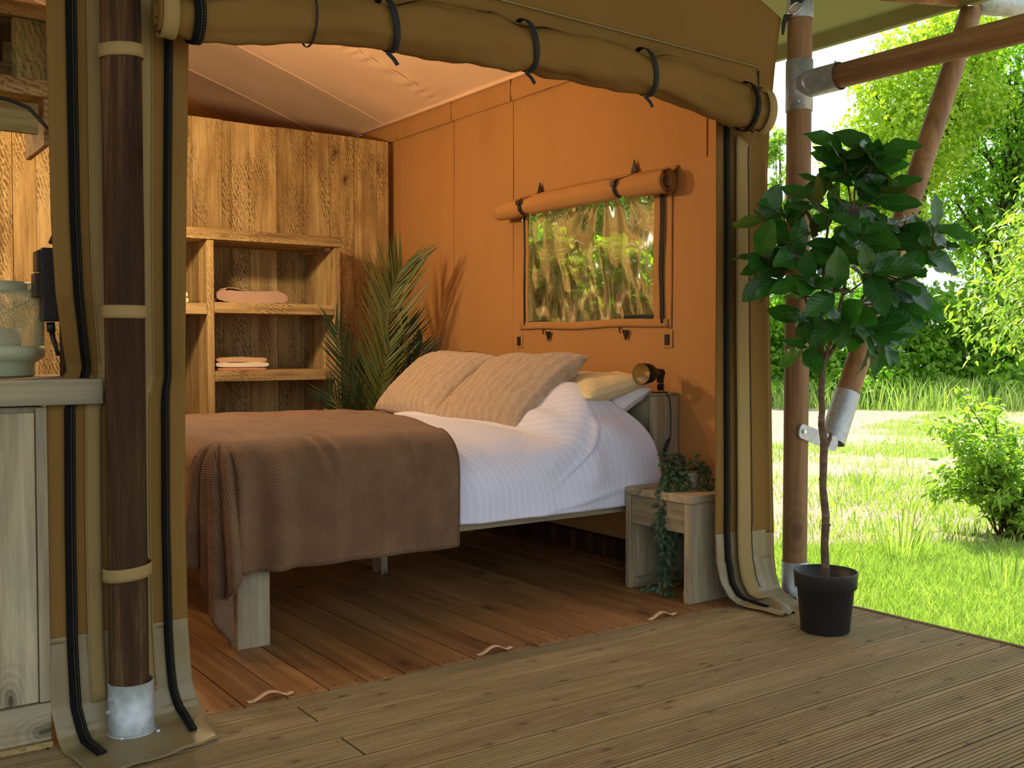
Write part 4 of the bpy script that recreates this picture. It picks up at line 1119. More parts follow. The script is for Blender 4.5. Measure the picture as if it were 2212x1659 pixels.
# pillows
def pillow(mb, c, ux, uy, uz, w, h, t, seed=0, amp=0.008, nu=46, p=2.6):
    """ux width dir, uy height dir, uz thickness dir"""
    ux, uy, uz = [Vector(q).normalized() for q in (ux, uy, uz)]
    def f(a, b_, sgn):
        e = (1 - abs(a) ** p) * (1 - abs(b_) ** p); th_ = max(0, e) ** 0.42
        k = 1 - 0.06 * (1 - abs(a) ** 2) * abs(b_) ** 3; k2 = 1 - 0.05 * (1 - abs(b_) ** 2) * abs(a) ** 3
        q = Vector(c) + ux * a * w / 2 * k2 + uy * b_ * h / 2 * k + uz * sgn * t / 2 * th_
        return q + uz * sgn * amp * noise.noise(Vector((a * 2.2 + seed, b_ * 2.2, sgn))) * 2 * th_ + uz * sgn * amp * 0.35 * noise.noise(Vector((a * 11 + seed, b_ * 11, sgn)))
    for sgn in (1, -1):
        mb.grid(lambda a, b_: f(a, b_, sgn), nu, nu, -1, 1, -1, 1, uvfn=lambda a, b_: (a / 2 + 0.5, b_ / 2 + 0.5))
    return mb


pw = E('pillow', (3.2, 4.0, 0.85), 'white bed pillow under the cream pillow beside headboard', 'pillow')
pillow(MB(), (3.235, 3.93, 0.825), (0, 1, 0), (0.80, 0, 0.42), (-0.42, 0, 0.80), 0.62, 0.36, 0.13, 3).build('pillow_cover', M['whitecloth'], pw, smooth=True)
pw = E('pillow', (3.2, 4.0, 0.92), 'cream bed pillow lying against the headboard behind the fluffy cushions', 'pillow')
pillow(MB(), (3.19, 3.93, 0.905), (0, 1, -0.02), (0.90, 0, 0.18), (-0.18, 0, 0.90), 0.64, 0.40, 0.13, 6).build('pillow_cover', M['cream'], pw, smooth=True)
pw = E('pillow', (3.2, 4.8, 0.92), 'cream bed pillow hidden behind the farther fluffy cushion', 'pillow')
pillow(MB(), (3.16, 4.80, 0.88), (0, 1, 0), (0.90, 0, 0.2), (-0.2, 0, 0.90), 0.66, 0.42, 0.13, 9).build('pillow_cover', M['cream'], pw, smooth=True)
cu = E('fur_cushion', (2.95, 4.9, 0.75), 'beige fluffy cushion farther from the doorway, by the palm', 'cushion', 'fluffy beige cushions on the bed')
up_ = Vector((0.36, -0.02, 0.30)).normalized(); wd_ = Vector((0.02, 1, 0.02)).normalized(); nr_ = wd_.cross(up_); nr_ = nr_ if nr_.z > 0 else -nr_
pillow(MB(), (2.945, 4.915, 0.905), wd_, up_, nr_, 0.70, 0.50, 0.20, 11, 0.010, 60).build('cushion_cover', M['fur'], cu, smooth=True)
cu = E('fur_cushion', (2.95, 4.2, 0.75), 'beige fluffy cushion nearer the doorway, its corner pointing at the lamp', 'cushion', 'fluffy beige cushions on the bed')
up_ = Vector((0.34, -0.05, 0.30)).normalized(); wd_ = Vector((-0.02, 1, -0.03)).normalized(); nr_ = wd_.cross(up_); nr_ = nr_ if nr_.z > 0 else -nr_
pillow(MB(), (2.945, 4.215, 0.885), wd_, up_, nr_, 0.76, 0.52, 0.21, 15, 0.010, 60).build('cushion_cover', M['fur'], cu, smooth=True)

# brown throw
A_TOP = 2.235  # head-side edge x
LTOP = A_TOP - 1.300
bl = E('throw_blanket', (1.8, 4.2, 0.7), 'brown herringbone throw draped over the foot of the bed', 'blanket')


def blpt(a, q):
    """a: cloth length from head edge towards the foot; q: signed distance beyond the near shoulder (neg = on top)"""
    p = a - LTOP            # beyond foot edge
    R = 0.13
    xe = A_TOP + 0.045 * math.sin(max(0, -q) * 2.4) + (0.18 * min(1, max(0, -q) / 1.5))
    fold = 0.0
    ysh = 3.545 + R   # where the side shoulder starts on top
    zt_y = lambda y: 0.752 + 0.030 * (1 - ((y - YC) / 0.845) ** 2) if True else 0
    # side profile
    if q <= 0: y = ysh - q; zq = 0.0
    elif q < R * PI / 2: y = ysh - R * math.sin(q / R); zq = R * (1 - math.cos(q / R))
    else: y = ysh - R; zq = R + (q - R * PI / 2)
    Rf = 0.10
    if p <= 0: x = xe - a * (xe - 1.30) / LTOP; zp = 0.0
    elif p < Rf * PI / 2: x = 1.30 - Rf * math.sin(p / Rf) * 1.0; zp = Rf * (1 - math.cos(p / Rf))
    else: x = 1.30 - Rf; zp = Rf + (p - Rf * PI / 2)
    z0 = zt_y(min(max(y, 3.6), 5.2))
    if p > 0 and q > 0:
        r = math.hypot(p, q); ph = math.atan2(p, q)   # 0 = pure side, PI/2 = pure foot
        Rc = 0.12
        out = Rc * math.sin(min(r / Rc, PI / 2)); dn = Rc * (1 - math.cos(min(r / Rc, PI / 2))) + max(0, r - Rc * PI / 2)
        amp = 0.105 * min(1, r / 0.50)
        fo = out * 0.75 + amp * (0.55 + 0.55 * math.sin(ph * 9.5 - 1.0)) + 0.15 * amp * math.sin(ph * 23)
        # blend of position round the corner
        cx, cy = 1.30 + 0.07 * min(1, r / 0.5) * math.sin(ph * 2) ** 2, ysh
        px = cx - fo * math.sin(ph) - 0.0
        py = cy - fo * math.cos(ph)
        # squeeze the corner cone so that excess hangs as pleats
        px = cx - (fo * math.sin(ph)) + 0.02 * math.sin(ph * 9) * min(1, r / 0.3)
        z = z0 - dn * (1.0 + 0.10 * math.sin(ph * 2) ** 3)
        return Vector((px, py, z))
    z = z0 - zq - zp
    # soft vertical pleats on the hanging sides
    if q > 0:
        k = min(1, q / 0.25)
        y += -0.010 * k - 0.013 * k * noise.noise(Vector((x * 5.2, z * 1.3, 3))) - 0.010 * k * math.sin(x * 24) * max(0, 1 - abs(x - 1.75) / 0.6)
        near = math.exp(-((x - 1.42) / 0.11) ** 2); y -= 0.030 * near * k * math.sin((x - 1.42) * 36)
    if p > 0:
        k = min(1, p / 0.25); x += -0.01 * k - 0.018 * k * math.sin(y * 16) - 0.012 * k * noise.noise(Vector((y * 6, z * 2, 3)))
    if q <= 0 and p <= 0:
        z += 0.010 * noise.noise(Vector((x * 3, y * 3, 0))) + 0.006 * noise.noise(Vector((x * 9, y * 7, 1)))
    # creases like pulled cloth under the top edge
    if -0.15 < q < 0.35:
        for (cx_, w_, am) in ((1.60, 0.020, 0.016), (1.67, 0.022, 0.018), (2.02, 0.015, 0.010)):
            xx = x - cx_ - 0.25 * (q - 0.05) * (1 if cx_ < 1.9 else 0.3)
            e = math.exp(-(xx / w_) ** 2) * math.exp(-((q - 0.10) / 0.10) ** 2); y -= am * e; z += am * e * 0.6
    return Vector((x, y, z))


QH = 0.535; PH = 0.50
mb = MB()
mb.grid(lambda a, q: blpt(a, q), 190, 250, 0.0, LTOP + PH, -1.62, QH, uvfn=lambda a, q: (a, q))
bcl = mb.build('blanket_cloth', M['blanket'], bl, smooth=True, solid=0.010)
mb = MB()
edge = [blpt(0.006, -1.6 + (QH + 1.6) * i / 120) for i in range(121)] + [blpt(LTOP * 0 + (LTOP + PH) * i / 120, QH) for i in range(1, 121)] + [blpt(LTOP + PH, QH - (QH + 1.6) * i / 60) for i in range(1, 40)]
mb.tube(edge, 0.0085, 7); mb.build('hem', M['blanket'], bcl, smooth=True)

# ------------------------------------------------------------------ bedside lamp
lamp = E('clamp_lamp', (3.44, 3.62, 0.887), 'dark metal spotlight with golden inside standing on the headboard corner', 'lamp')
hd = Vector((-0.94, -0.22, -0.03)).normalized(); c0 = Vector((3.440, 3.625, 0.985))
prof = [(0.016, 0.0), (0.019, 0.006), (0.022, 0.03), (0.024, 0.05), (0.034, 0.066), (0.045, 0.085), (0.049, 0.11), (0.0505, 0.155)]
a_ = hd.orthogonal().normalized(); b2 = hd.cross(a_)


def horn(mb, prof, n=32):
    vs = [c0 + hd * z + (a_ * math.cos(2 * PI * k / n) + b2 * math.sin(2 * PI * k / n)) * r for r, z in prof for k in range(n)]
    fs = [(i * n + k, i * n + (k + 1) % n, (i + 1) * n + (k + 1) % n, (i + 1) * n + k) for i in range(len(prof) - 1) for k in range(n)]
    mb.add(vs, fs); return mb


shd = horn(MB(), [(0.0, -0.002)] + prof + [(0.0485, 0.1555)]).build('lamp_shade', M['blackmetal'], lamp, smooth=True)
horn(MB(), [(0.0482, 0.1545), (0.046, 0.11), (0.042, 0.086), (0.030, 0.068), (0.0, 0.062)]).build('shade_lining', M['brass'], shd, smooth=True)
for sx in (-0.012, 0.012):
    mb = MB(); pts = [c0 + Vector((sx * 0.4, sx, 0.016)), c0 + Vector((0.004, sx, -0.018)), c0 + Vector((0.006, sx, -0.050))]
    mb.ribbon(pts, (0.010, 0, 0)); mb.build('yoke_arm', M['blackmetal'], lamp, solid=0.004)
mb = MB(); mb.tube([c0 + Vector((0.0, -0.018, 0)), c0 + Vector((0.0, 0.018, 0))], 0.0165, 16); mb.build('pivot', M['blackmetal'], lamp, smooth=True)
mb = MB(); mb.tube([(3.445, 3.625, 0.896), (3.445, 3.625, 0.945)], 0.006, 10); mb.build('stem', M['blackmetal'], lamp)
for s_ in (-1, 1):
    mb = MB(); mb.lathe([(0.0, 0.0), (0.013, 0.0), (0.013, 0.008), (0.0, 0.008)], (0, 0, 0), 16)
    mb.v = [(3.445 + v[0] * 0.25 + s_ * 0.0125, 3.622 + v[2] * 2 - 0.008, 0.915 + v[1] * 1.25) for v in mb.v]; mb.build('wing_nut', M['blackmetal'], lamp)
mb = MB(); mb.box(3.415, 3.475, 3.600, 3.650, 0.8865, 0.891); mb.build('base', M['blackmetal'], lamp, bevel=0.002)
mb = MB(); pts = [(3.452, 3.615, 1.0), (3.462, 3.61, 0.985), (3.458, 3.612, 0.965), (3.447, 3.612, 0.94), (3.440, 3.60, 0.90), (3.447, 3.584, 0.885), (3.463, 3.578, 0.86), (3.474, 3.580, 0.80), (3.473, 3.580, 0.72), (3.470, 3.578, 0.68), (3.455, 3.578, 0.655)]
mb.tube(pts, 0.0028, 7); pts2 = [(3.435, 3.578, 0.615), (3.428, 3.575, 0.59), (3.432, 3.57, 0.55), (3.45, 3.565, 0.50), (3.50, 3.56, 0.40), (3.515, 3.55, 0.2), (3.50, 3.45, 0.02), (3.30, 3.35, 0.012)]
mb.tube(pts2, 0.0028, 7); cbl = mb.build('cable', M['plasticblack'], lamp, smooth=True)
mb = MB(); mb.tube([(3.466, 3.578, 0.668), (3.452, 3.578, 0.650), (3.436, 3.578, 0.618), (3.430, 3.578, 0.606)], [0.005, 0.009, 0.009, 0.005], 10); mb.build('switch', M['plasticblack'], cbl, smooth=True)

# ------------------------------------------------------------------ nightstand
ns = E('nightstand', (3.33, 3.33, 0), 'weathered timber bedside stool with open front by the doorway', 'nightstand')
NX0, NX1, NY0, NY1, NH = 3.140, 3.515, 3.118, 3.53, 0.466
for y0, y1 in ((NY0, NY0 + 0.034), (NY1 - 0.034, NY1)):
    MB().box(NX0, 3.295, y0, y1, 0, NH - 0.036).build('side_plank', M['greyZ'], ns, bevel=0.003)
    MB().box(3.297, NX1, y0, y1, 0, NH - 0.036).build('side_plank', M['greyZ'], ns, bevel=0.003)
for y0, y1 in ((NY0, 3.254), (3.256, 3.392), (3.394, NY1)):
    MB().box(NX0, NX1, y0, y1, NH - 0.035, NH).build('top_plank', M['greyX'], ns, bevel=0.003)
MB().box(NX0 + 0.004, NX0 + 0.030, NY0 + 0.036, NY1 - 0.036, NH - 0.165, NH - 0.037).build('front_board', M['greyY'], ns, bevel=0.003)
MB().box(NX0 + 0.020, NX1, NY1 - 0.060, NY1 - 0.036, 0.004, 0.050).build('foot_batten', M['greyX'], ns, bevel=0.003)
MB().box(NX0 - 0.0 + 0.02, NX1, NY0 + 0.036, NY0 + 0.062, 0.004, 0.050).build('foot_batten', M['greyX'], ns, bevel=0.003)
MB().box(NX1 - 0.02, NX1, NY0 + 0.036, NY1 - 0.036, 0.05, NH - 0.037).build('back_board', M['greyZ'], ns)


# ------------------------------------------------------------------ leaf helpers
def leaf_mesh(name, L, W, mat, curl=0.25, fold=0.12, nu=6, nv=8, tip=0.5, wav=0.0):
    mb = MB()
    def f(u, v):
        wprof = math.sin(PI * min(1, v ** 0.75)) ** 0.75 if v < 1 else 0
        wprof = (math.sin(PI * v ** tip)) ** 0.8 if 0 < v < 1 else 0.0
        xx = (u - 0.5) * W * wprof
        return (xx, v * L, -curl * L * v * v + fold * abs(u - 0.5) * 2 * W * wprof + wav * math.sin(v * 16 + u * 3) * abs(u - 0.5) * W)
    mb.grid(f, nu, nv); mb2 = mb
    me = bpy.data.meshes.new(name); me.from_pydata(mb.v, [], mb.f)
    l = me.uv_layers.new(name='UVMap'); l.data.foreach_set('uv', [c for f_ in mb.uv for q in f_ for c in q])
    me.polygons.foreach_set('use_smooth', [True] * len(mb.f)); me.materials.append(mat); me.update(); return me


def place_leaf(me, p, dirv, upv, s, parent, name='leaf'):
    y = Vector(dirv).normalized(); z = Vector(upv); x = y.cross(z)
    if x.length < 1e-3: x = y.orthogonal()
    x.normalize(); z = x.cross(y)
    o = bpy.data.objects.new(name, me); COL.objects.link(o); o.parent = parent
    R = Matrix((x, y, z)).transposed().to_4x4(); o.matrix_local = Matrix.Translation(Vector(p)) @ R @ Matrix.Diagonal((s, s, s, 1)); return o


def bez(p0, p1, sag, n=10):
    p0, p1 = Vector(p0), Vector(p1); m_ = (p0 + p1) / 2 + Vector(sag)
    return [(p0 * (1 - t) ** 2 + m_ * 2 * t * (1 - t) + p1 * t * t) for t in [i / n for i in range(n + 1)]]


# trailing plant on the nightstand (local x = to the right, local y = away, z up)
tp = E('trailing_plant', (3.33, 3.315, NH), 'trailing green plant in a pale pot on the bedside stool, strands hanging to the floor', 'potted plant', rotz=-YAW)
mb = MB(); mb.lathe([(0.0, 0.0), (0.036, 0.0), (0.042, 0.01), (0.050, 0.072), (0.046, 0.072), (0.044, 0.055), (0.0, 0.055)], (0, 0, 0), 32); mb.build('pot', M['sagepot'], tp, smooth=True, local=True)
K = 4.63 / 2211
lm = leaf_mesh('vine_leaf', 0.038, 0.020, M['vine'], curl=0.35, fold=0.25, nu=4, nv=6, tip=0.8)


def pxp(px, py, d=0.0): return Vector(((px - 1488) * K, d, (1064 - py) * K))


strands = [
    [(1480, 1040, -.02), (1440, 1025, -.06), (1418, 1060, -.12), (1412, 1130, -.13)],
    [(1475, 1040, -.02), (1450, 1030, -.08), (1432, 1080, -.13), (1420, 1180, -.14), (1418, 1260, -.14), (1400, 1262, -.15), (1385, 1268, -.15)],
    [(1480, 1040, -.02), (1455, 1035, -.09), (1445, 1090, -.13), (1432, 1160, -.14), (1430, 1230, -.14), (1436, 1270, -.15), (1443, 1292, -.15)],
    [(1470, 1035, -.02), (1446, 1020, -.06), (1430, 1050, -.12), (1424, 1120, -.13), (1415, 1170, -.14)],
    [(1480, 1040, -.02), (1462, 1035, -.08), (1455, 1090, -.12), (1450, 1150, -.12), (1448, 1215, -.10)],
    [(1485, 1040, -.02), (1470, 1040, -.09), (1464, 1090, -.13), (1458, 1130, -.13)],
    [(1480, 1035, 0), (1450, 1008, -.02), (1428, 1012, -.05)], [(1480, 1035, 0), (1462, 1000, .02), (1440, 990, .02)],
    [(1488, 1035, 0), (1482, 1005, .02), (1466, 995, .03)], [(1490, 1035, 0), (1500, 1008, 0), (1503, 998, 0)],
    [(1492, 1036, 0), (1512, 1015, -.02), (1530, 1035, -.06), (1535, 1058, -.08)],
    [(1492, 1038, 0), (1515, 1030, -.05), (1518, 1065, -.10), (1514, 1112, -.12)],
    [(1490, 1036, 0), (1508, 1030, -.06), (1502, 1062, -.10)], [(1488, 1038, 0), (1476, 1050, -.09), (1472, 1080, -.12)],
    [(1470, 1036, -.02), (1436, 1030, -.08), (1424, 1100, -.13), (1428, 1190, -.14), (1424, 1240, -.15)], [(1478, 1030, 0), (1455, 1012, -.01), (1436, 1000, -.03)], [(1490, 1032, 0), (1515, 1012, .02), (1528, 1022, .01)], [(1476, 1038, -.04), (1458, 1060, -.12), (1444, 1120, -.135), (1452, 1180, -.13)],
    [(1486, 1038, -.02), (1440, 1040, -.10), (1436, 1110, -.14), (1441, 1150, -.14)]]
mb = MB()
for si, st_ in enumerate(strands):
    P = [pxp(*q) for q in st_]
    # smooth
    pts = []
    for i in range(len(P) - 1):
        for k in range(5):
            t = k / 5; a, b_, c, d = P[max(i - 1, 0)], P[i], P[i + 1], P[min(i + 2, len(P) - 1)]
            pts.append(0.5 * ((2 * b_) + (c - a) * t + (2 * a - 5 * b_ + 4 * c - d) * t * t + (3 * b_ - a - 3 * c + d) * t ** 3))
    pts.append(P[-1]); mb.tube(pts, 0.0012, 4)
    L_ = 0; nxt = 0.012
    for i in range(1, len(pts)):
        L_ += (pts[i] - pts[i - 1]).length
        while L_ > nxt:
            nxt += 0.0135
            tg = (pts[i] - pts[i - 1]).normalized(); sd_ = Vector((random.uniform(-1, 1), random.uniform(-1, 0.5), random.uniform(-0.3, 0.3)))
            pos = pts[i].copy(); pos.z = max(pos.z, -NH + 0.012)
            place_leaf(lm, pos, tg * 0.5 + sd_, Vector((random.uniform(-.5, .5), -0.7, 0.8)), random.uniform(0.7, 1.15), tp)
mb.build('stems', M['vine'], tp, local=True)

# second trailing plant behind the pillows, on a far nightstand
ns2 = E('nightstand', (3.33, 5.42, 0), 'second bedside stool hidden behind the bed near the palm', 'nightstand')
MB().box(3.14, 3.50, 5.22, 5.62, 0.43, 0.466).build('top_plank', M['greyX'], ns2, bevel=0.003)
for y0 in (5.22, 5.586): MB().box(3.14, 3.50, y0, y0 + 0.034, 0, 0.43).build('side_plank', M['greyZ'], ns2, bevel=0.003)
tp2 = E('trailing_plant', (3.38, 5.36, NH), 'tips of a dark leafy plant showing above the farther fluffy cushion', 'potted plant', rotz=-YAW)
mb = MB(); mb.lathe([(0.0, 0.0), (0.045, 0.0), (0.06, 0.10), (0.054, 0.10), (0.0, 0.08)], (0, 0, 0), 28); mb.build('pot', M['sagepot'], tp2, smooth=True, local=True)
lm2 = leaf_mesh('grass_leaf', 0.16, 0.012, M['palmdark'], curl=0.55, fold=0.2, nu=2, nv=8, tip=0.8)
mb = MB()
for k in range(16):
    a = random.uniform(-1, 1) * 0.12; top = Vector((a, random.uniform(-.06, .06), 0.53 + random.uniform(-0.07, 0.08) - abs(a) * 0.3))
    mb.tube(bez((0, 0, 0.08), top, (0, 0, 0.05), 6), 0.0015, 4)
    for q in range(2): place_leaf(lm2, top, Vector((math.copysign(1, a + random.uniform(-.05, .05)), random.uniform(-.4, .4), 0.55)), (0, 0, 1), random.uniform(0.6, 0.9), tp2)
mb.build('stems', M['palmdark'], tp2, local=True)

# ------------------------------------------------------------------ palm in the corner
KP = 6.40 / 2211
palm = E('potted_palm', (3.02, 5.72, 0), 'tall green palm in the corner behind the bed, beside the shelving', 'potted plant', rotz=-YAW)
mb = MB(); mb.lathe([(0.0, 0.0), (0.11, 0.0), (0.15, 0.27), (0.138, 0.27), (0.13, 0.24), (0.0, 0.24)], (0, 0, 0), 32); mb.build('pot', M['potblack'], palm, smooth=True, local=True)


def pp(px, py, d=0.0): return Vector(((px - 820) * KP, d, 1.10 - (py - 753) * KP))


def frond(ctrl, n, Lmax, mat, droop=0.06, w=0.0125, ang=0.62, sidev=(1, 0, 0), face=(0, -1, 0), start=0.28, leftk=1.0, rightk=1.0):
    P = [Vector(c) for c in ctrl]; pts = []
    for i in range(len(P) - 1):
        for k in range(10):
            t = k / 10; a, b_, c, d = P[max(i - 1, 0)], P[i], P[i + 1], P[min(i + 2, len(P) - 1)]
            pts.append(0.5 * ((2 * b_) + (c - a) * t + (2 * a - 5 * b_ + 4 * c - d) * t * t + (3 * b_ - a - 3 * c + d) * t ** 3))
    pts.append(P[-1]); m_ = len(pts)
    mb = MB(); mb.tube(pts, [0.0065 * (1 - 0.8 * i / m_) for i in range(m_)], 6)
    F = Vector(face)
    for j in range(n):
        t = start + (1 - start) * (j + 0.5) / n; fi = t * (m_ - 1); i = int(fi); i = min(i, m_ - 2)
        p = pts[i].lerp(pts[i + 1], fi - i); tg = (pts[i + 1] - pts[i]).normalized(); side = tg.cross(F).normalized()
        tt = (t - start) / (1 - start)
        Lf = Lmax * (0.55 + 0.9 * tt * (1 - tt) * 1.9) * random.uniform(0.9, 1.08) * (1 if tt < 0.93 else 0.8)
        for s_ in (-1, 1):
            kk = rightk if s_ > 0 else leftk
            an = ang * (1 - 0.35 * tt) + random.uniform(-.07, .07)
            d0 = tg * math.cos(an) + side * s_ * math.sin(an) + F * random.uniform(-0.05, 0.35)
            d0.normalize(); q = []; dirn = d0.copy(); pos = p.copy(); seg = Lf * kk / 6
            q.append(pos.copy())
            for k in range(6):
                dirn = (dirn + Vector((0, 0, -1)) * droop * 0.3).normalized(); pos = pos + dirn * seg; q.append(pos.copy())
            wn_ = d0.cross(F).normalized()
            ws = [0.25, 0.9, 1.0, 0.9, 0.7, 0.42, 0.0]
            L_, C_, R_ = [], [], []
            for k in range(7):
                L_.append(q[k] - wn_ * w / 2 * ws[k]); C_.append(q[k] + F * w * 0.18 * ws[k] * -1); R_.append(q[k] + wn_ * w / 2 * ws[k])
            vs = L_ + C_ + R_; fs = []
            for k in range(6): fs += [(k, 7 + k, 8 + k, k + 1), (7 + k, 14 + k, 15 + k, 8 + k)]
            mb.add(vs, fs)
    return mb.build('frond', mat, palm, smooth=False, local=True)


frond([pp(815, 1100), pp(824, 960), pp(826, 870), pp(840, 720), pp(850, 640), pp(872, 580)], 34, 0.40, M['palm'], start=0.33, rightk=1.15)
frond([pp(815, 1100, -.03), pp(818, 960, -.05), pp(822, 880, -.07), pp(832, 810, -.09), pp(850, 740, -.10)], 20, 0.30, M['palm'], start=0.38, leftk=1.25, rightk=0.95)
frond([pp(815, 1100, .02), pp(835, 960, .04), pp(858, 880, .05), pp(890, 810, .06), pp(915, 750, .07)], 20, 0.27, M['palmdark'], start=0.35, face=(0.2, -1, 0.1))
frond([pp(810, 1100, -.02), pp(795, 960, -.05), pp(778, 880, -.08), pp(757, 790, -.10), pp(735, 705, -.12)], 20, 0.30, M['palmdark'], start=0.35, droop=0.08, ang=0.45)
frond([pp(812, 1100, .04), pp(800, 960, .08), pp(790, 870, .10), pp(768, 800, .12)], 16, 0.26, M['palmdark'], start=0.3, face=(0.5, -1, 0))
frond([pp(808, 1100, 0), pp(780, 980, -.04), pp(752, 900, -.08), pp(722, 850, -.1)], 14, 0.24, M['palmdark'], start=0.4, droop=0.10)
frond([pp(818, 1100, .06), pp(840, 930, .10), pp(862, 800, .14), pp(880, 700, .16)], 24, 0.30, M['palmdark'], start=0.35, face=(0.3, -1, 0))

# ------------------------------------------------------------------ potted magnolia-like tree on the deck
KT = 4.03 / 2211
tree = E('potted_tree', (3.285, 2.525, 0.0), 'artificial broad-leaved tree in a black plastic pot on the deck corner', 'potted plant', rotz=-YAW)


def tpx(px, py, d=0.0): return Vector(((px - 1791) * KT, d, 1.10 - (py - 753) * KT))


mb = MB(); mb.lathe([(0.0, 0.0), (0.086, 0.0), (0.092, 0.004), (0.108, 0.172), (0.117, 0.174), (0.121, 0.232), (0.121, 0.236), (0.116, 0.236), (0.109, 0.180), (0.105, 0.16)], (0, 0, 0), 48); mb.build('pot', M['potblack'], tree, smooth=True, local=True)
mb = MB(); mb.lathe([(0.0, 0.185), (0.06, 0.182), (0.108, 0.178)], (0, 0, 0), 32); mb.build('soil', M['soil'], tree, smooth=True, local=True)
tr_pts = [tpx(1791, 1275), tpx(1791, 1240), tpx(1788, 1170), tpx(1790, 1110), tpx(1783, 1050), tpx(1784, 985), tpx(1785, 950), tpx(1778, 915), tpx(1780, 880), tpx(1777, 850), tpx(1779, 810), tpx(1780, 785)]
rs_ = [0.026, 0.017, 0.0150, 0.0155, 0.0135, 0.015, 0.016, 0.0125, 0.012, 0.012, 0.0125, 0.011]
mb = MB(); mb.tube(tr_pts, rs_, 14); mb.tube([tpx(1786, 968), tpx(1797, 945), tpx(1800, 932)], [0.010, 0.008, 0.006], 9)
for (px, py, s_) in ((1797, 1128, 1), (1778, 1030, -1), (1775, 898, -1)): mb.tube([tpx(px - 4 * s_, py + 4), tpx(px + 3 * s_, py)], [0.011, 0.004], 8)
mb.build('trunk', M['bark'], tree, smooth=True, local=True)
fork = tpx(1780, 790)
forks = {'a': [fork, tpx(1768, 720, .02), tpx(1750, 640, .06), tpx(1742, 560, .08)],
         'b': [fork, tpx(1796, 720, -.03), tpx(1812, 640, -.05), tpx(1826, 560, -.05), tpx(1838, 470, -.02)],
         'c': [fork, tpx(1822, 720, .0), tpx(1858, 660, .02), tpx(1905, 590, .04)],
         'd': [fork, tpx(1775, 700, .0), tpx(1790, 560, .05), tpx(1800, 470, .06)]}
for k_, ps in forks.items():
    mb = MB(); n_ = len(ps); mb.tube(ps, [0.0085 * (1 - 0.65 * i / n_) for i in range(n_)], 9); mb.build('branch', M['bark'], tree, smooth=True, local=True)
tips = [('b', 1815, 345, -.02), ('b', 1880, 345, -.04), ('b', 1915, 400, .0), ('c', 2010, 500, -.04), ('c', 2020, 545, .06), ('a', 1650, 480, .0), ('a', 1640, 560, -.05), ('b', 1835, 395, -.05), ('b', 1880, 360, .02), ('b', 1885, 430, -.1), ('b', 1780, 400, .0), ('b', 1830, 360, .05), ('d', 1740, 440, -.08), ('d', 1770, 500, .12), ('a', 1700, 470, .05), ('a', 1690, 540, -.06), ('a', 1665, 600, .0),
        ('a', 1720, 610, -.14), ('a', 1745, 690, .05), ('a', 1730, 545, .14), ('b', 1835, 520, -.16), ('c', 1900, 500, -.05), ('c', 1960, 520, .02), ('c', 1990, 545, -.08), ('c', 1935, 610, -.12), ('c', 1960, 640, .05), ('c', 1890, 690, .1),
        ('b', 1845, 600, -.2), ('c', 1870, 720, -.08), ('a', 1770, 640, -.18), ('b', 1800, 700, -.14), ('d', 1830, 450, .18), ('c', 1910, 560, .2), ('a', 1790, 580, .2), ('c', 1905, 770 - 30, .0), ('d', 1870, 490, .1), ('a', 1735, 760, -.03), ('c', 1880, 620, -.1), ('b', 1800, 545, -.1)]
lfm = [leaf_mesh('broad_leaf', 0.165, 0.098, M['maglf'], curl=0.08, fold=0.10, nu=6, nv=10, tip=0.85, wav=0.08), leaf_mesh('broad_leaf', 0.165, 0.090, M['maglf'], curl=0.22, fold=0.18, nu=6, nv=10, tip=0.85, wav=0.14), leaf_mesh('broad_leaf', 0.145, 0.085, M['maglf'], curl=0.02, fold=0.05, nu=6, nv=10, tip=0.9, wav=0.06)]
cc = tpx(1820, 600)
tw = MB(); nleaf = 0
for (bk, px, py, d) in tips:
    tip = tpx(px, py, d); ps = forks[bk]
    # leave the main branch at the closest lower point
    base = min([p for p in ps if p.z < tip.z + 0.05] or [ps[1]], key=lambda p: (p - tip).length)
    tw.tube(bez(base, tip, Vector((0, 0, -0.02)), 7), [0.0045 - 0.0003 * i for i in range(8)], 6)
    out = (tip - cc); out.normalize(); k0 = random.uniform(0, 2 * PI)
    n_ = random.choice((4, 5, 5, 6))
    ax_ = (out + Vector((0, 0, 0.35))).normalized(); e1 = ax_.orthogonal().normalized(); e2 = ax_.cross(e1)
    for k in range(n_):
        a = k0 + 2.4 * k; spread = random.uniform(0.7, 1.3)
        dv_ = ax_ * 0.55 + (e1 * math.cos(a) + e2 * math.sin(a)) * spread + Vector((0, 0, 0.15 - 0.5 * random.random()))
        place_leaf(random.choice(lfm), tip - ax_ * 0.012 * k, dv_, Vector((random.uniform(-.5, .5), -0.3 - 1.1 * random.random(), 0.6)), random.uniform(0.75, 1.15), tree); nleaf += 1
tw.build('twigs', M['bark'], tree, smooth=True, local=True)['kind'] = 'stuff'

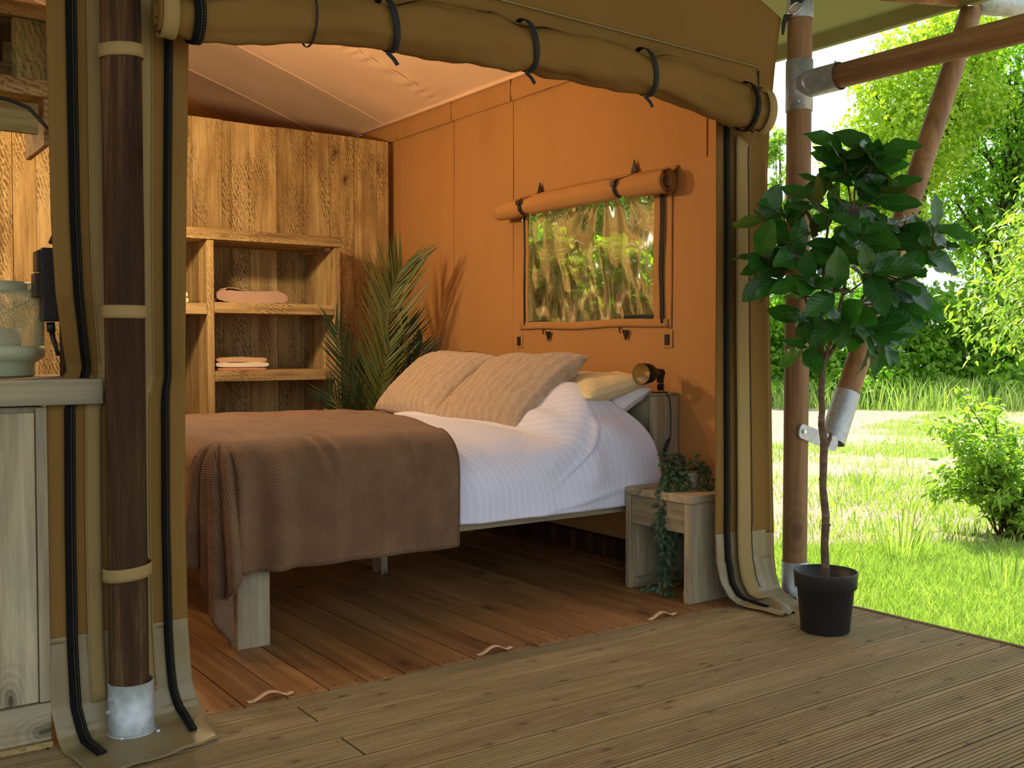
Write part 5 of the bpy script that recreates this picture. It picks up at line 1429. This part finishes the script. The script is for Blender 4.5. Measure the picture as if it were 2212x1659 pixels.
# ------------------------------------------------------------------ kitchen corner on the left
cab = E('kitchen_cabinet', (0.2, 3.2, 0), 'weathered timber cabinet front at the left edge below the worktop', 'cabinet')
MB().box(-1.2, 0.578, 3.05, 3.55, 0.0, 0.94).build('cabinet_body', M['greyZ'], cab, bevel=0.003)
for x0, x1 in ((-0.60, -0.30), (-0.298, 0.02), (0.022, 0.33), (0.332, 0.548)):
    MB().box(x0, x1, 3.030, 3.049, 0.125, 0.925).build('front_plank', M['greyZ'], cab, bevel=0.003)
MB().box(0.550, 0.578, 3.022, 3.049, 0.125, 0.94).build('edge_strip', M['greyZ'], cab, bevel=0.003)
MB().box(-1.2, 0.579, 3.018, 3.049, 0.018, 0.122).build('plinth', M['greyX'], cab, bevel=0.004)
MB().box(-1.2, 0.579, 3.008, 3.040, 0.001, 0.017).build('floor_batten', M['shelfX'], cab, bevel=0.002)
ct = E('worktop', (0.0, 3.3, 0.945), 'thick weathered timber worktop end jutting out beside the dark pole', 'worktop')
for y0, y1 in ((3.000, 3.20), (3.202, 3.41), (3.412, 3.62)):
    MB().box(-1.3, 0.722, y0, y1, 0.945, 1.015).build('top_plank', M['greyX'], ct, bevel=0.004)

lan = E('lantern', (0.525, 3.46, 1.016), 'sage green metal lantern with wire mesh sides on the worktop', 'lantern')
LX, LY, LZ = 0.525, 3.46, 1.016
RB = 0.132
mb = MB(); mb.lathe([(0.0, 0.0), (0.100, 0.0), (0.103, 0.004), (0.103, 0.038), (0.112, 0.045), (0.130, 0.058), (RB + 0.003, 0.075), (RB, 0.092), (RB - 0.004, 0.092), (RB - 0.01, 0.075), (0.09, 0.05), (0.0, 0.045)], (LX, LY, LZ), 48)
mb.build('base', M['greenlantern'], lan, smooth=True)
bm = MB(); nA, nV = 96, 34


def lant_r(v):
    if v < 0.72: return RB - 0.002
    t = (v - 0.72) / 0.28; return RB - 0.002 - 0.036 * t * t


for layer in (0,):
    vs = []; fs = []
    for j in range(nV + 1):
        for k in range(nA):
            a = 2 * PI * (k + 0.5 * (j % 2)) / nA; v = j / nV; r = lant_r(v)
            vs.append((LX + r * math.cos(a), LY + r * math.sin(a), LZ + 0.090 + 0.170 * v))
    for j in range(0, nV - 1):
        for k in range(nA):
            o_ = 0 if j % 2 else -1
            fs.append((j * nA + k, (j + 1) * nA + (k + o_ + 1) % nA, (j + 2) * nA + k, (j + 1) * nA + (k + o_) % nA))
    bm.add(vs, fs)
ms = bm.build('wire_mesh', M['greenlantern'], lan)
wm = ms.modifiers.new('wire', 'WIREFRAME'); wm.thickness = 0.0022; wm.use_replace = True; wm.use_even_offset = False
mb = MB(); mb.lathe([(0.094, 0.258), (0.095, 0.262), (0.095, 0.287), (0.091, 0.287), (0.091, 0.26)], (LX, LY, LZ), 48); rim = mb.build('rim', M['greenlantern'], lan, smooth=True)
mb = MB(); mb.tube([(LX + 0.096 * math.cos(math.radians(-35)), LY + 0.096 * math.sin(math.radians(-35)), LZ + 0.27), (LX + 0.07, LY - 0.10, LZ + 0.225), (LX - 0.0, LY - 0.135, LZ + 0.19), (LX - 0.08, LY - 0.11, LZ + 0.22), (LX - 0.096 * math.cos(math.radians(-35)), LY - 0.096 * math.sin(math.radians(-35)), LZ + 0.27)], 0.0022, 7)
c_ = Vector((LX + 0.099 * math.cos(math.radians(-35)), LY + 0.099 * math.sin(math.radians(-35)), LZ + 0.272)); mb.tube([c_ + Vector((0.009 * math.cos(a), 0, 0.009 * math.sin(a))) for a in [2 * PI * k / 12 for k in range(13)]], 0.0025, 6)
mb.build('handle', M['greenlantern'], rim, smooth=True)
mb = MB(); mb.lathe([(0.0, 0.05), (0.066, 0.05), (0.068, 0.145), (0.064, 0.145), (0.062, 0.06), (0.0, 0.058)], (LX, LY, LZ), 32); mb.build('candle_glass', M['glass'], lan, smooth=True)

oc = E('wall_cupboard', (0.1, 3.9, 1.8), 'open timber wall cupboard with mottled olive panels, top left corner', 'cupboard')
MB().box(-1.0, 0.735, 3.70, 4.05, 1.955, 1.985).build('bottom_board', M['oliveX'], oc, bevel=0.003)
MB().box(-1.0, 0.735, 3.69, 3.72, 1.935, 1.99).build('front_lip', M['shelfX'], oc, bevel=0.003)
MB().box(0.622, 0.735, 3.705, 3.73, 1.99, 2.185).build('door_panel', M['oliveZ'], oc, bevel=0.003)
MB().box(-1.0, 0.735, 3.69, 4.05, 2.187, 2.235).build('top_board', M['shelfX'], oc, bevel=0.003)
MB().box(0.716, 0.735, 3.72, 4.05, 1.78, 2.2).build('side_board', M['shelfX'], oc, bevel=0.003)
MB().box(-1.0, 0.700, 3.72, 3.745, 1.815, 1.915).build('apron', M['oliveX'], oc, bevel=0.003)
MB().box(-1.0, 0.716, 4.03, 4.05, 1.93, 2.2).build('back_board', M['shelfX'], oc)
MB().box(0.55, 0.60, 3.75, 3.77, 2.05, 2.16).build('hanging_plaque', M['poledark'], oc, bevel=0.004)

cb = MB(); cb.tube([(0.0, 3.66, 1.86), (0.35, 3.66, 1.912), (0.60, 3.665, 1.905), (0.66, 3.66, 1.885), (0.70, 3.65, 1.84), (0.725, 3.62, 1.80), (0.74, 3.5, 1.72), (0.72, 3.40, 1.55), (0.66, 3.36, 1.42)], 0.0065, 8)
tag(cb.build('power_cable', M['plasticblack'], smooth=True), 'black cable looping below the wall cupboard toward the socket strip', 'cable')
ps = E('socket_strip', (0.66, 3.33, 1.15), 'black upright double socket with flip lids beside the lantern', 'socket')
MB().box(0.625, 0.685, 3.31, 3.36, 1.182, 1.402).build('socket_body', M['plasticblack'], ps, bevel=0.004)
for z0, z1, dx in ((1.33, 1.392, 0.0), (1.252, 1.325, -0.006)):
    MB().box(0.610 + dx, 0.624, 3.305, 3.36, z0, z1).build('flip_lid', M['plasticbrown'], ps, bevel=0.003)
mb = MB(); mb.tube([(0.652, 3.335, 1.18), (0.654, 3.335, 1.15)], 0.012, 12); mb.tube([(0.654, 3.335, 1.155), (0.658, 3.33, 1.13), (0.668, 3.31, 1.08)], [0.009, 0.007, 0.006], 10); mb.build('plug', M['plasticblack'], ps, smooth=True)
MB().box(0.69, 0.78, 3.30, 3.40, 0.0, 3.0).build('mounting_post', M['poledark'], ps)

# ------------------------------------------------------------------ leather pull handles at the floor edge
for i, (x, lab) in enumerate(((1.217, 'tan leather strap handle at the floor edge, nearest the dark pole'), (2.068, 'tan leather strap handle at the floor edge, the middle one'), (2.897, 'tan leather strap handle at the floor edge, nearest the bedside stool'))):
    h_ = E('strap_handle', (x, 3.034, 0), lab, 'handle', 'leather strap handles along the floor edge')
    pts = [(x - 0.072, 3.038, 0.003), (x - 0.055, 3.038, 0.003), (x - 0.040, 3.037, 0.008), (x - 0.018, 3.036, 0.020), (x, 3.036, 0.024), (x + 0.022, 3.036, 0.020), (x + 0.042, 3.036, 0.009), (x + 0.055, 3.036, 0.004), (x + 0.075, 3.032, 0.010)]
    mb = MB(); mb.ribbon(pts, (0, 0.011, 0)); ls = mb.build('strap', M['leather'], h_, smooth=True, solid=0.003)
    for dx in (-0.055, 0.053):
        mb = MB(); mb.lathe([(0.0, 0.0095), (0.004, 0.0085), (0.0065, 0.005)], (x + dx, 3.037, 0), 12); mb.build('screw', M['chrome'], ls, smooth=True)

# ------------------------------------------------------------------ pendant lamps (the room lights)
for (x, y, z, lab) in ((1.50, 5.05, 2.20, 'warm ceiling bulb hidden behind the canvas column over the bed foot'), (0.1, 4.9, 2.2, 'warm ceiling bulb over the kitchen side')):
    pn = E('ceiling_lamp', (x, y, z), lab, 'lamp')
    mb = MB(); mb.tube([(x, y, z + 0.10), (x, y, ceilz(x) + 0.02)], 0.004, 6); mb.build('cord', M['black'], pn)
    mb = MB(); mb.lathe([(0.0, 0.12), (0.02, 0.12), (0.02, 0.09), (0.0, 0.09)], (x, y, z), 16); mb.build('lamp_holder', M['black'], pn)
    mb = MB(); mb.lathe([(0.012, 0.09), (0.018, 0.075), (0.03, 0.05), (0.03, 0.03), (0.018, 0.01), (0.0, 0.004)], (x, y, z + 0.004), 20); mb.build('glass_bulb', M['bulb'], pn, smooth=True)

# ------------------------------------------------------------------ outdoors: grass, bushes, trees
FWv = np.array([math.sin(YAW), math.cos(YAW)]); RTv = np.array([math.cos(YAW), -math.sin(YAW)])


def snoise(x, y):
    return (np.sin(x * 1.3 + 2 * np.sin(y * 0.9)) + np.sin(y * 1.7 + 1.5 * np.sin(x * 1.1 + 1)) + 0.6 * np.sin(x * 3.9 + y * 2.3) + 0.5 * np.sin(y * 5.1 - x * 2.7)) / 3.1


def grass(n, dmin, dmax, hmin, hmax, wid, thr, name, label, lean=0.5, latk=(0.20, 0.62)):
    # positions in a wedge to the right of the tent: depth d, lateral ratio k
    d = dmin + (dmax - dmin) * np.random.rand(n) ** 0.7; k = latk[0] + (latk[1] - latk[0]) * np.random.rand(n)
    px = FWv[0] * d + RTv[0] * d * k; py = FWv[1] * d + RTv[1] * d * k
    track = ((-0.31 * px + 0.95 * py - 4.3) > 0.9) & ((21.9 - 0.82 * px - 0.57 * py) > 0.1)
    ok = (px > 3.74) & (snoise(px, py) + 0.35 * np.random.randn(n) > thr) & (~track | (np.random.rand(n) < 0.02))
    px, py = px[ok], py[ok]; n = len(px)
    h = (hmin + (hmax - hmin) * np.random.rand(n) ** 1.6); a = np.random.rand(n) * 2 * PI; w_ = wid * (0.6 + 0.8 * np.random.rand(n))
    le = h * lean * (0.3 + np.random.rand(n)); la = np.random.rand(n) * 2 * PI
    bx, by = np.cos(a) * w_, np.sin(a) * w_; lx, ly = np.cos(la) * le, np.sin(la) * le
    z0 = np.full(n, GZ)
    V = np.stack([np.stack([px - bx, py - by, z0], 1), np.stack([px + bx, py + by, z0], 1),
                  np.stack([px + bx * .7 + lx * .35, py + by * .7 + ly * .35, z0 + h * .6], 1), np.stack([px - bx * .7 + lx * .35, py - by * .7 + ly * .35, z0 + h * .6], 1),
                  np.stack([px + lx, py + ly, z0 + h], 1)], 1).reshape(-1, 3)
    b_ = (np.arange(n) * 5)[:, None]
    F = np.concatenate([b_ + np.array([[0, 1, 2]]), b_ + np.array([[0, 2, 3]]), b_ + np.array([[3, 2, 4]])], 0)
    o = np_mesh(name, V, F, M['grass']); tag(o, label, 'grass', kind='stuff'); return o


grass(95000, 3.6, 6.3, 0.02, 0.10, 0.0028, -0.45, 'lawn_grass', 'bright short grass beside the deck')
grass(110000, 5.9, 22.0, 0.02, 0.10, 0.005, 0.12, 'far_grass', 'patchy grass between bare soil and the sandy track')
grass(30000, 20.0, 27.0, 0.2, 0.75, 0.012, -2, 'rough_grass', 'tall rough grass at the foot of the far bushes', latk=(0.1, 0.75))


def tuft(px, py, n, h, spread, label, name='grass_tuft', wid=0.004):
    a = np.random.rand(n) * 2 * PI; r = spread * np.random.rand(n) ** 0.5
    x = px + r * np.cos(a) * 0.5; y = py + r * np.sin(a) * 0.5; hh = h * (0.4 + 0.6 * np.random.rand(n))
    tx = x + np.cos(a) * hh * 0.45 + 0.10 * h; ty = y + np.sin(a) * hh * 0.45 - 0.06 * h
    bx, by = -np.sin(a) * wid, np.cos(a) * wid; z0 = np.full(n, GZ)
    V = np.stack([np.stack([x - bx, y - by, z0], 1), np.stack([x + bx, y + by, z0], 1), np.stack([(x + tx) / 2 + bx, (y + ty) / 2 + by, z0 + hh * .65], 1), np.stack([(x + tx) / 2 - bx, (y + ty) / 2 - by, z0 + hh * .65], 1), np.stack([tx, ty, z0 + hh * .95], 1)], 1).reshape(-1, 3)
    b_ = (np.arange(n) * 5)[:, None]
    F = np.concatenate([b_ + np.array([[0, 1, 2]]), b_ + np.array([[0, 2, 3]]), b_ + np.array([[3, 2, 4]])], 0)
    return tag(np_mesh(name, V, F, M['grass']), label, 'grass', kind=None)


tuft(5.35, 3.55, 60, 0.42, 0.30, 'tall arching tuft of grass on the lawn behind the potted tree')
tuft(5.05, 2.75, 40, 0.26, 0.25, 'small tuft of long grass near the right end of the deck edge')
tuft(7.6, 5.4, 45, 0.26, 0.3, 'grass tuft standing on bare soil before the track')


def leaves(C, n, size, V_out, asp=0.5, up=0.3):
    """C: (m,4) blob centres and radii -> arrays of leaf quads (rhombus folded)"""
    pass


def leafcloud(blobs, n, size, asp=0.55, hang=0.2, shell=0.55):
    B_ = np.array(blobs, float); vol = B_[:, 3] ** 2.2 * B_[:, 4]; idx = np.random.choice(len(B_), n, p=vol / vol.sum())
    d = np.random.randn(n, 3); d /= np.linalg.norm(d, axis=1)[:, None]
    rad = (shell + (1 - shell) * np.random.rand(n)) ** 0.8
    # clumps: quantise directions a little for a lumpy crown
    lump = 1 + 0.22 * np.sin(d[:, 0] * 7 + idx) * np.sin(d[:, 1] * 6 + idx * 2) * np.sin(d[:, 2] * 8 + idx * 3)
    P = B_[idx, :3] + d * (rad * lump)[:, None] * np.stack([B_[idx, 3], B_[idx, 3], B_[idx, 4]], 1)
    t = np.random.randn(n, 3); t[:, 2] -= hang * 2; t /= np.linalg.norm(t, axis=1)[:, None]
    nn_ = np.random.randn(n, 3); nn_[:, 2] += 0.8; s_ = np.cross(t, nn_); s_ /= np.linalg.norm(s_, axis=1)[:, None] + 1e-9
    sz = size * (0.6 + 0.8 * np.random.rand(n))
    nv = np.cross(s_, t)
    V = np.stack([P, P + t * (sz * .5)[:, None] + s_ * (sz * asp * .5)[:, None] + nv * (sz * .08)[:, None], P + t * sz[:, None], P + t * (sz * .5)[:, None] - s_ * (sz * asp * .5)[:, None] + nv * (sz * .08)[:, None]], 1).reshape(-1, 3)
    F = (np.arange(n) * 4)[:, None] + np.array([[0, 1, 2, 3]])
    return V, F


def wpt(px, py, d):
    x = (px - 1106) / 2211.0 * d; z = 1.10 - (py - 753) / 2211.0 * d
    return (float(FWv[0] * d + RTv[0] * x), float(FWv[1] * d + RTv[1] * x), z)


def make_tree(name, label, cat, base, d, blobs_px, n, size, mat, trunk_r=0.12, group=None, limbs=8, asp=0.55, hang=0.2, shell=0.45, trunk=True):
    bx, by, _ = wpt(base[0], 900, d)
    root = E(name, (bx, by, GZ), label, cat, group)
    blobs = []
    for (px, py, rpx, kz, dd) in blobs_px:
        p = wpt(px, py, d + dd); r = rpx / 2211.0 * d; blobs.append((p[0], p[1], p[2], r, r * kz))
    V, F = leafcloud(blobs, n, size, asp, hang, shell)
    V = V - np.array([bx, by, GZ]); V[:, 2] = np.maximum(V[:, 2], 0.03)
    o = np_mesh('foliage', V, F, mat, root); o['kind'] = 'stuff'
    if trunk:
        mb = MB(); top = max(blobs, key=lambda q: q[2])
        mid = Vector(((bx + top[0]) / 2, (by + top[1]) / 2, (top[2]) * 0.45))
        mb.tube(bez((bx, by, GZ), (top[0], top[1], top[2] + top[4] * 0.3), (mid - (Vector((bx, by, GZ)) + Vector(top[:3])) / 2) * 0.4, 10), [trunk_r * (1 - 0.08 * i) for i in range(11)], 10)
        mb.build('trunk', M['trunk'], root, smooth=True)
        mb = MB()
        for k in range(limbs):
            b_ = blobs[k % len(blobs)]; t = 0.25 + 0.5 * random.random()
            s0 = Vector((bx, by, GZ)).lerp(Vector((top[0], top[1], top[2])), t)
            e0 = Vector(b_[:3]) + Vector((random.uniform(-1, 1), random.uniform(-1, 1), random.uniform(-.2, .8))) * b_[3] * 0.5
            mb.tube(bez(s0, e0, (0, 0, 0.1 * b_[3]), 6), [trunk_r * 0.38 * (1 - 0.13 * i) for i in range(7)], 6)
        mb.build('branches', M['trunk'], root, smooth=True)
    return root


# far hedge of bushes behind the track
hedge = [(1150, 640, 120), (1290, 600, 140), (1430, 640, 130), (1560, 690, 110), (1660, 700, 110), (1745, 690, 110), (1850, 690, 115), (1960, 700, 120), (2080, 690, 130), (2200, 690, 120), (2340, 660, 150), (2520, 640, 170)]
hl = ['dark green bush far left, seen through the tent window', 'tall bush in the middle of the tent window view', 'bush at the right side of the tent window view', 'bush hidden behind the front canvas', 'dark bush just right of the tent canvas', 'bush behind the light brown upright pole', 'bush behind the crown of the potted tree', 'bush behind the slanting pole', 'bush under the dark tall tree', 'bush at the right picture edge beyond the track', 'bush beyond the right picture edge', 'wide bush far beyond the right picture edge']
for i, (px, py, r) in enumerate(hedge):
    make_tree('bush', hl[i], 'bush', (px, 0), 23.0 + (i % 3) * 0.8, [(px, py + 95, r * 0.9, 0.8, 0), (px - 45, py + 20, r * 0.7, 0.9, 0.6), (px + 50, py - 10, r * 0.75, 0.9, 0.3), (px + 5, py + 150, r * 1.0, 0.5, -0.6)], 6500, 0.17, M['leafB'], 0.07, 'bushes beyond the sandy track', 3)

make_tree('tree', 'tall yellow-green leafy tree behind the horizontal beam', 'tree', (1900, 0), 27.0, [(1905, 330, 120, 1.1, 0), (1960, 180, 120, 1.0, 0.5), (2060, 90, 120, 0.9, 1), (1850, 430, 95, 1.0, 0), (1800, 330, 45, 1.3, 0), (1990, 330, 110, 1.0, 0.8), (1860, 190, 50, 0.8, 0), (2090, 230, 100, 0.9, 1), (1900, 520, 130, 0.8, 0)], 26000, 0.155, M['leafA'], 0.20, 'tall trees beyond the track', 14, shell=0.25)
make_tree('tree', 'large dark green tree with visible trunk at the upper right', 'tree', (2135, 0), 29.0, [(2120, 330, 130, 1.0, 0), (2190, 160, 130, 0.9, 0), (2230, 430, 130, 1.0, 0.5), (2060, 460, 100, 0.9, 0), (2290, 280, 140, 1.0, 0.5), (2130, 540, 120, 0.7, 0)], 17000, 0.17, M['leafB'], 0.26, 'tall trees beyond the track', 22, shell=0.3)
make_tree('tree', 'small light tree between the canvas and the upright pole', 'tree', (1690, 0), 25.0, [(1690, 480, 60, 0.8, 0), (1680, 300, 26, 0.7, 0), (1710, 370, 28, 0.7, 0), (1672, 400, 26, 0.8, 0), (1735, 470, 60, 0.7, 0), (1650, 330, 40, 0.9, 0)], 3600, 0.15, M['leafC'], 0.07, 'tall trees beyond the track', 7, shell=0.2)
make_tree('tree', 'tree beyond the right picture edge, yellow-green', 'tree', (2500, 0), 27.0, [(2480, 300, 200, 1.1, 0), (2620, 200, 200, 1.0, 0), (2400, 500, 150, 0.8, 0)], 12000, 0.18, M['leafA'], 0.22, 'tall trees beyond the track', 8)
make_tree('tree', 'tall green tree behind the tent, seen through its window', 'tree', (1330, 0), 26.0, [(1330, 380, 190, 1.1, 0), (1180, 470, 160, 1.0, 0), (1480, 420, 150, 1.0, 0), (1060, 400, 170, 1.0, 0), (1200, 600, 150, 1, 0), (1380, 600, 150, 1, 0), (1000, 600, 150, 1, 0)], 26000, 0.18, M['leafB'], 0.22, 'tall trees beyond the track', 8)
make_tree('bush', 'green bush close outside the tent window', 'bush', (1250, 0), 9.5, [(1180, 700, 130, 0.8, 0), (1300, 620, 120, 0.9, 0.3), (1420, 700, 110, 0.8, 0), (1120, 560, 100, 0.9, 0)], 9000, 0.10, M['leafB'], 0.03, None, 4)


# leafy boughs hanging in from the right, and the near bush: leaves along arching twigs
def bough_tree(name, label, cat, base, twigs, mat, size, per, d0, trunk=None, group=None, spread=0.0):
    root = E(name, (base[0], base[1], GZ), label, cat, group); mb = MB(); off = np.array([base[0], base[1], GZ]); Ps, Ts = [], []
    for tw_ in twigs:
        P = [Vector(q) for q in tw_]; pts = []
        for i in range(len(P) - 1):
            for k in range(6):
                t = k / 6; a, b_, c, d = P[max(i - 1, 0)], P[i], P[i + 1], P[min(i + 2, len(P) - 1)]
                pts.append(0.5 * ((2 * b_) + (c - a) * t + (2 * a - 5 * b_ + 4 * c - d) * t * t + (3 * b_ - a - 3 * c + d) * t ** 3))
        pts.append(P[-1]); m_ = len(pts)
        mb.tube(pts, [0.010 * (1 - 0.85 * i / m_) * d0 for i in range(m_)], 5)
        for k in range(per):
            f = (0.15 + 0.85 * random.random() ** 0.8) * (m_ - 1); i = min(int(f), m_ - 2); p = pts[i].lerp(pts[i + 1], f - i); tg = (pts[i + 1] - pts[i]).normalized()
            jit = Vector((random.gauss(0, 1), random.gauss(0, 1), random.gauss(0, 1))) * spread
            Ps.append(p + jit); Ts.append(tg * 0.5 + Vector((random.gauss(0, .6), random.gauss(0, .6), random.gauss(-0.35, .4))))
    mb.build('branches', M['trunk'], root, smooth=True)
    P = np.array([list(p) for p in Ps]); t = np.array([list(p) for p in Ts]); t /= np.linalg.norm(t, axis=1)[:, None]; n = len(P)
    nn_ = np.random.randn(n, 3) * 0.5; nn_[:, 2] += 1; s_ = np.cross(t, nn_); s_ /= np.linalg.norm(s_, axis=1)[:, None] + 1e-9; nv = np.cross(s_, t)
    sz = size * (0.6 + 0.7 * np.random.rand(n)); c = lambda a, b_, e: P + t * (sz * a)[:, None] + s_ * (sz * b_)[:, None] + nv * (sz * e)[:, None]
    V = np.stack([c(0, 0, 0), c(.3, .19, .06), c(.65, .15, .04), c(1, 0, -.12), c(.65, -.15, .04), c(.3, -.19, .06)], 1).reshape(-1, 3) - off
    V[:, 2] = np.maximum(V[:, 2], 0.01)
    b_ = (np.arange(n) * 6)[:, None]; F = np.concatenate([b_ + np.array([[0, 1, 2, 3]]), b_ + np.array([[0, 3, 4, 5]])], 0)
    o = np_mesh('foliage', V, F, mat, root); o['kind'] = 'stuff'
    if trunk:
        mb = MB(); mb.tube(trunk, [0.09, 0.07, 0.05], 10); mb.build('trunk', M['trunk'], root, smooth=True)
    return root


tws = []
org = Vector(wpt(2420, 480, 9.5))
for k in range(58):
    py = random.uniform(395, 760); reach = 2035 + 90 * abs((py - 640) / 130) ** 1.5 + random.uniform(0, 150)
    reach = min(reach, 2230); dd = random.uniform(-0.9, 0.9)
    e = Vector(wpt(reach, py + 20, 9.3 + dd)); s0 = Vector(wpt(2330 + random.uniform(-40, 60), py - 60 + random.uniform(-60, 20), 9.5 + dd * 0.6))
    tws.append([org, s0, (s0 + e) / 2 + Vector((0, 0, 0.16)), e])
bx_, by_, _ = wpt(2430, 900, 9.5)
bough_tree('tree', 'bright green tree whose leafy boughs reach in from the right', 'tree', (bx_, by_), tws, M['leafC'], 0.085, 62, 0.9, [(bx_, by_, GZ), (bx_, by_, 1.0), tuple(org)], spread=0.085)
tws = []
cb_ = Vector(wpt(2205, 1165, 6.75)); cb_.z = GZ
for k in range(64):
    a = random.uniform(0, 2 * PI); el = random.uniform(0.15, 1.0)
    px = 2180 + random.uniform(-165, 170); py = 860 + abs(px - 2110) ** 1.25 * 0.22 + random.uniform(0, 210)
    if k < 4: px, py = [(2075, 850), (2110, 862), (2150, 880), (2010, 915)][k]
    e = Vector(wpt(px, py, 6.75 + random.uniform(-0.45, 0.45))); s0 = cb_ + Vector((random.uniform(-.1, .1), random.uniform(-.1, .1), 0))
    tws.append([s0, s0.lerp(e, 0.5) + Vector((0, 0, 0.14)), e])
bough_tree('bush', 'sunlit leafy shrub on the lawn at the right edge', 'bush', (cb_.x, cb_.y), tws, M['leafC'], 0.062, 100, 0.7, spread=0.028)
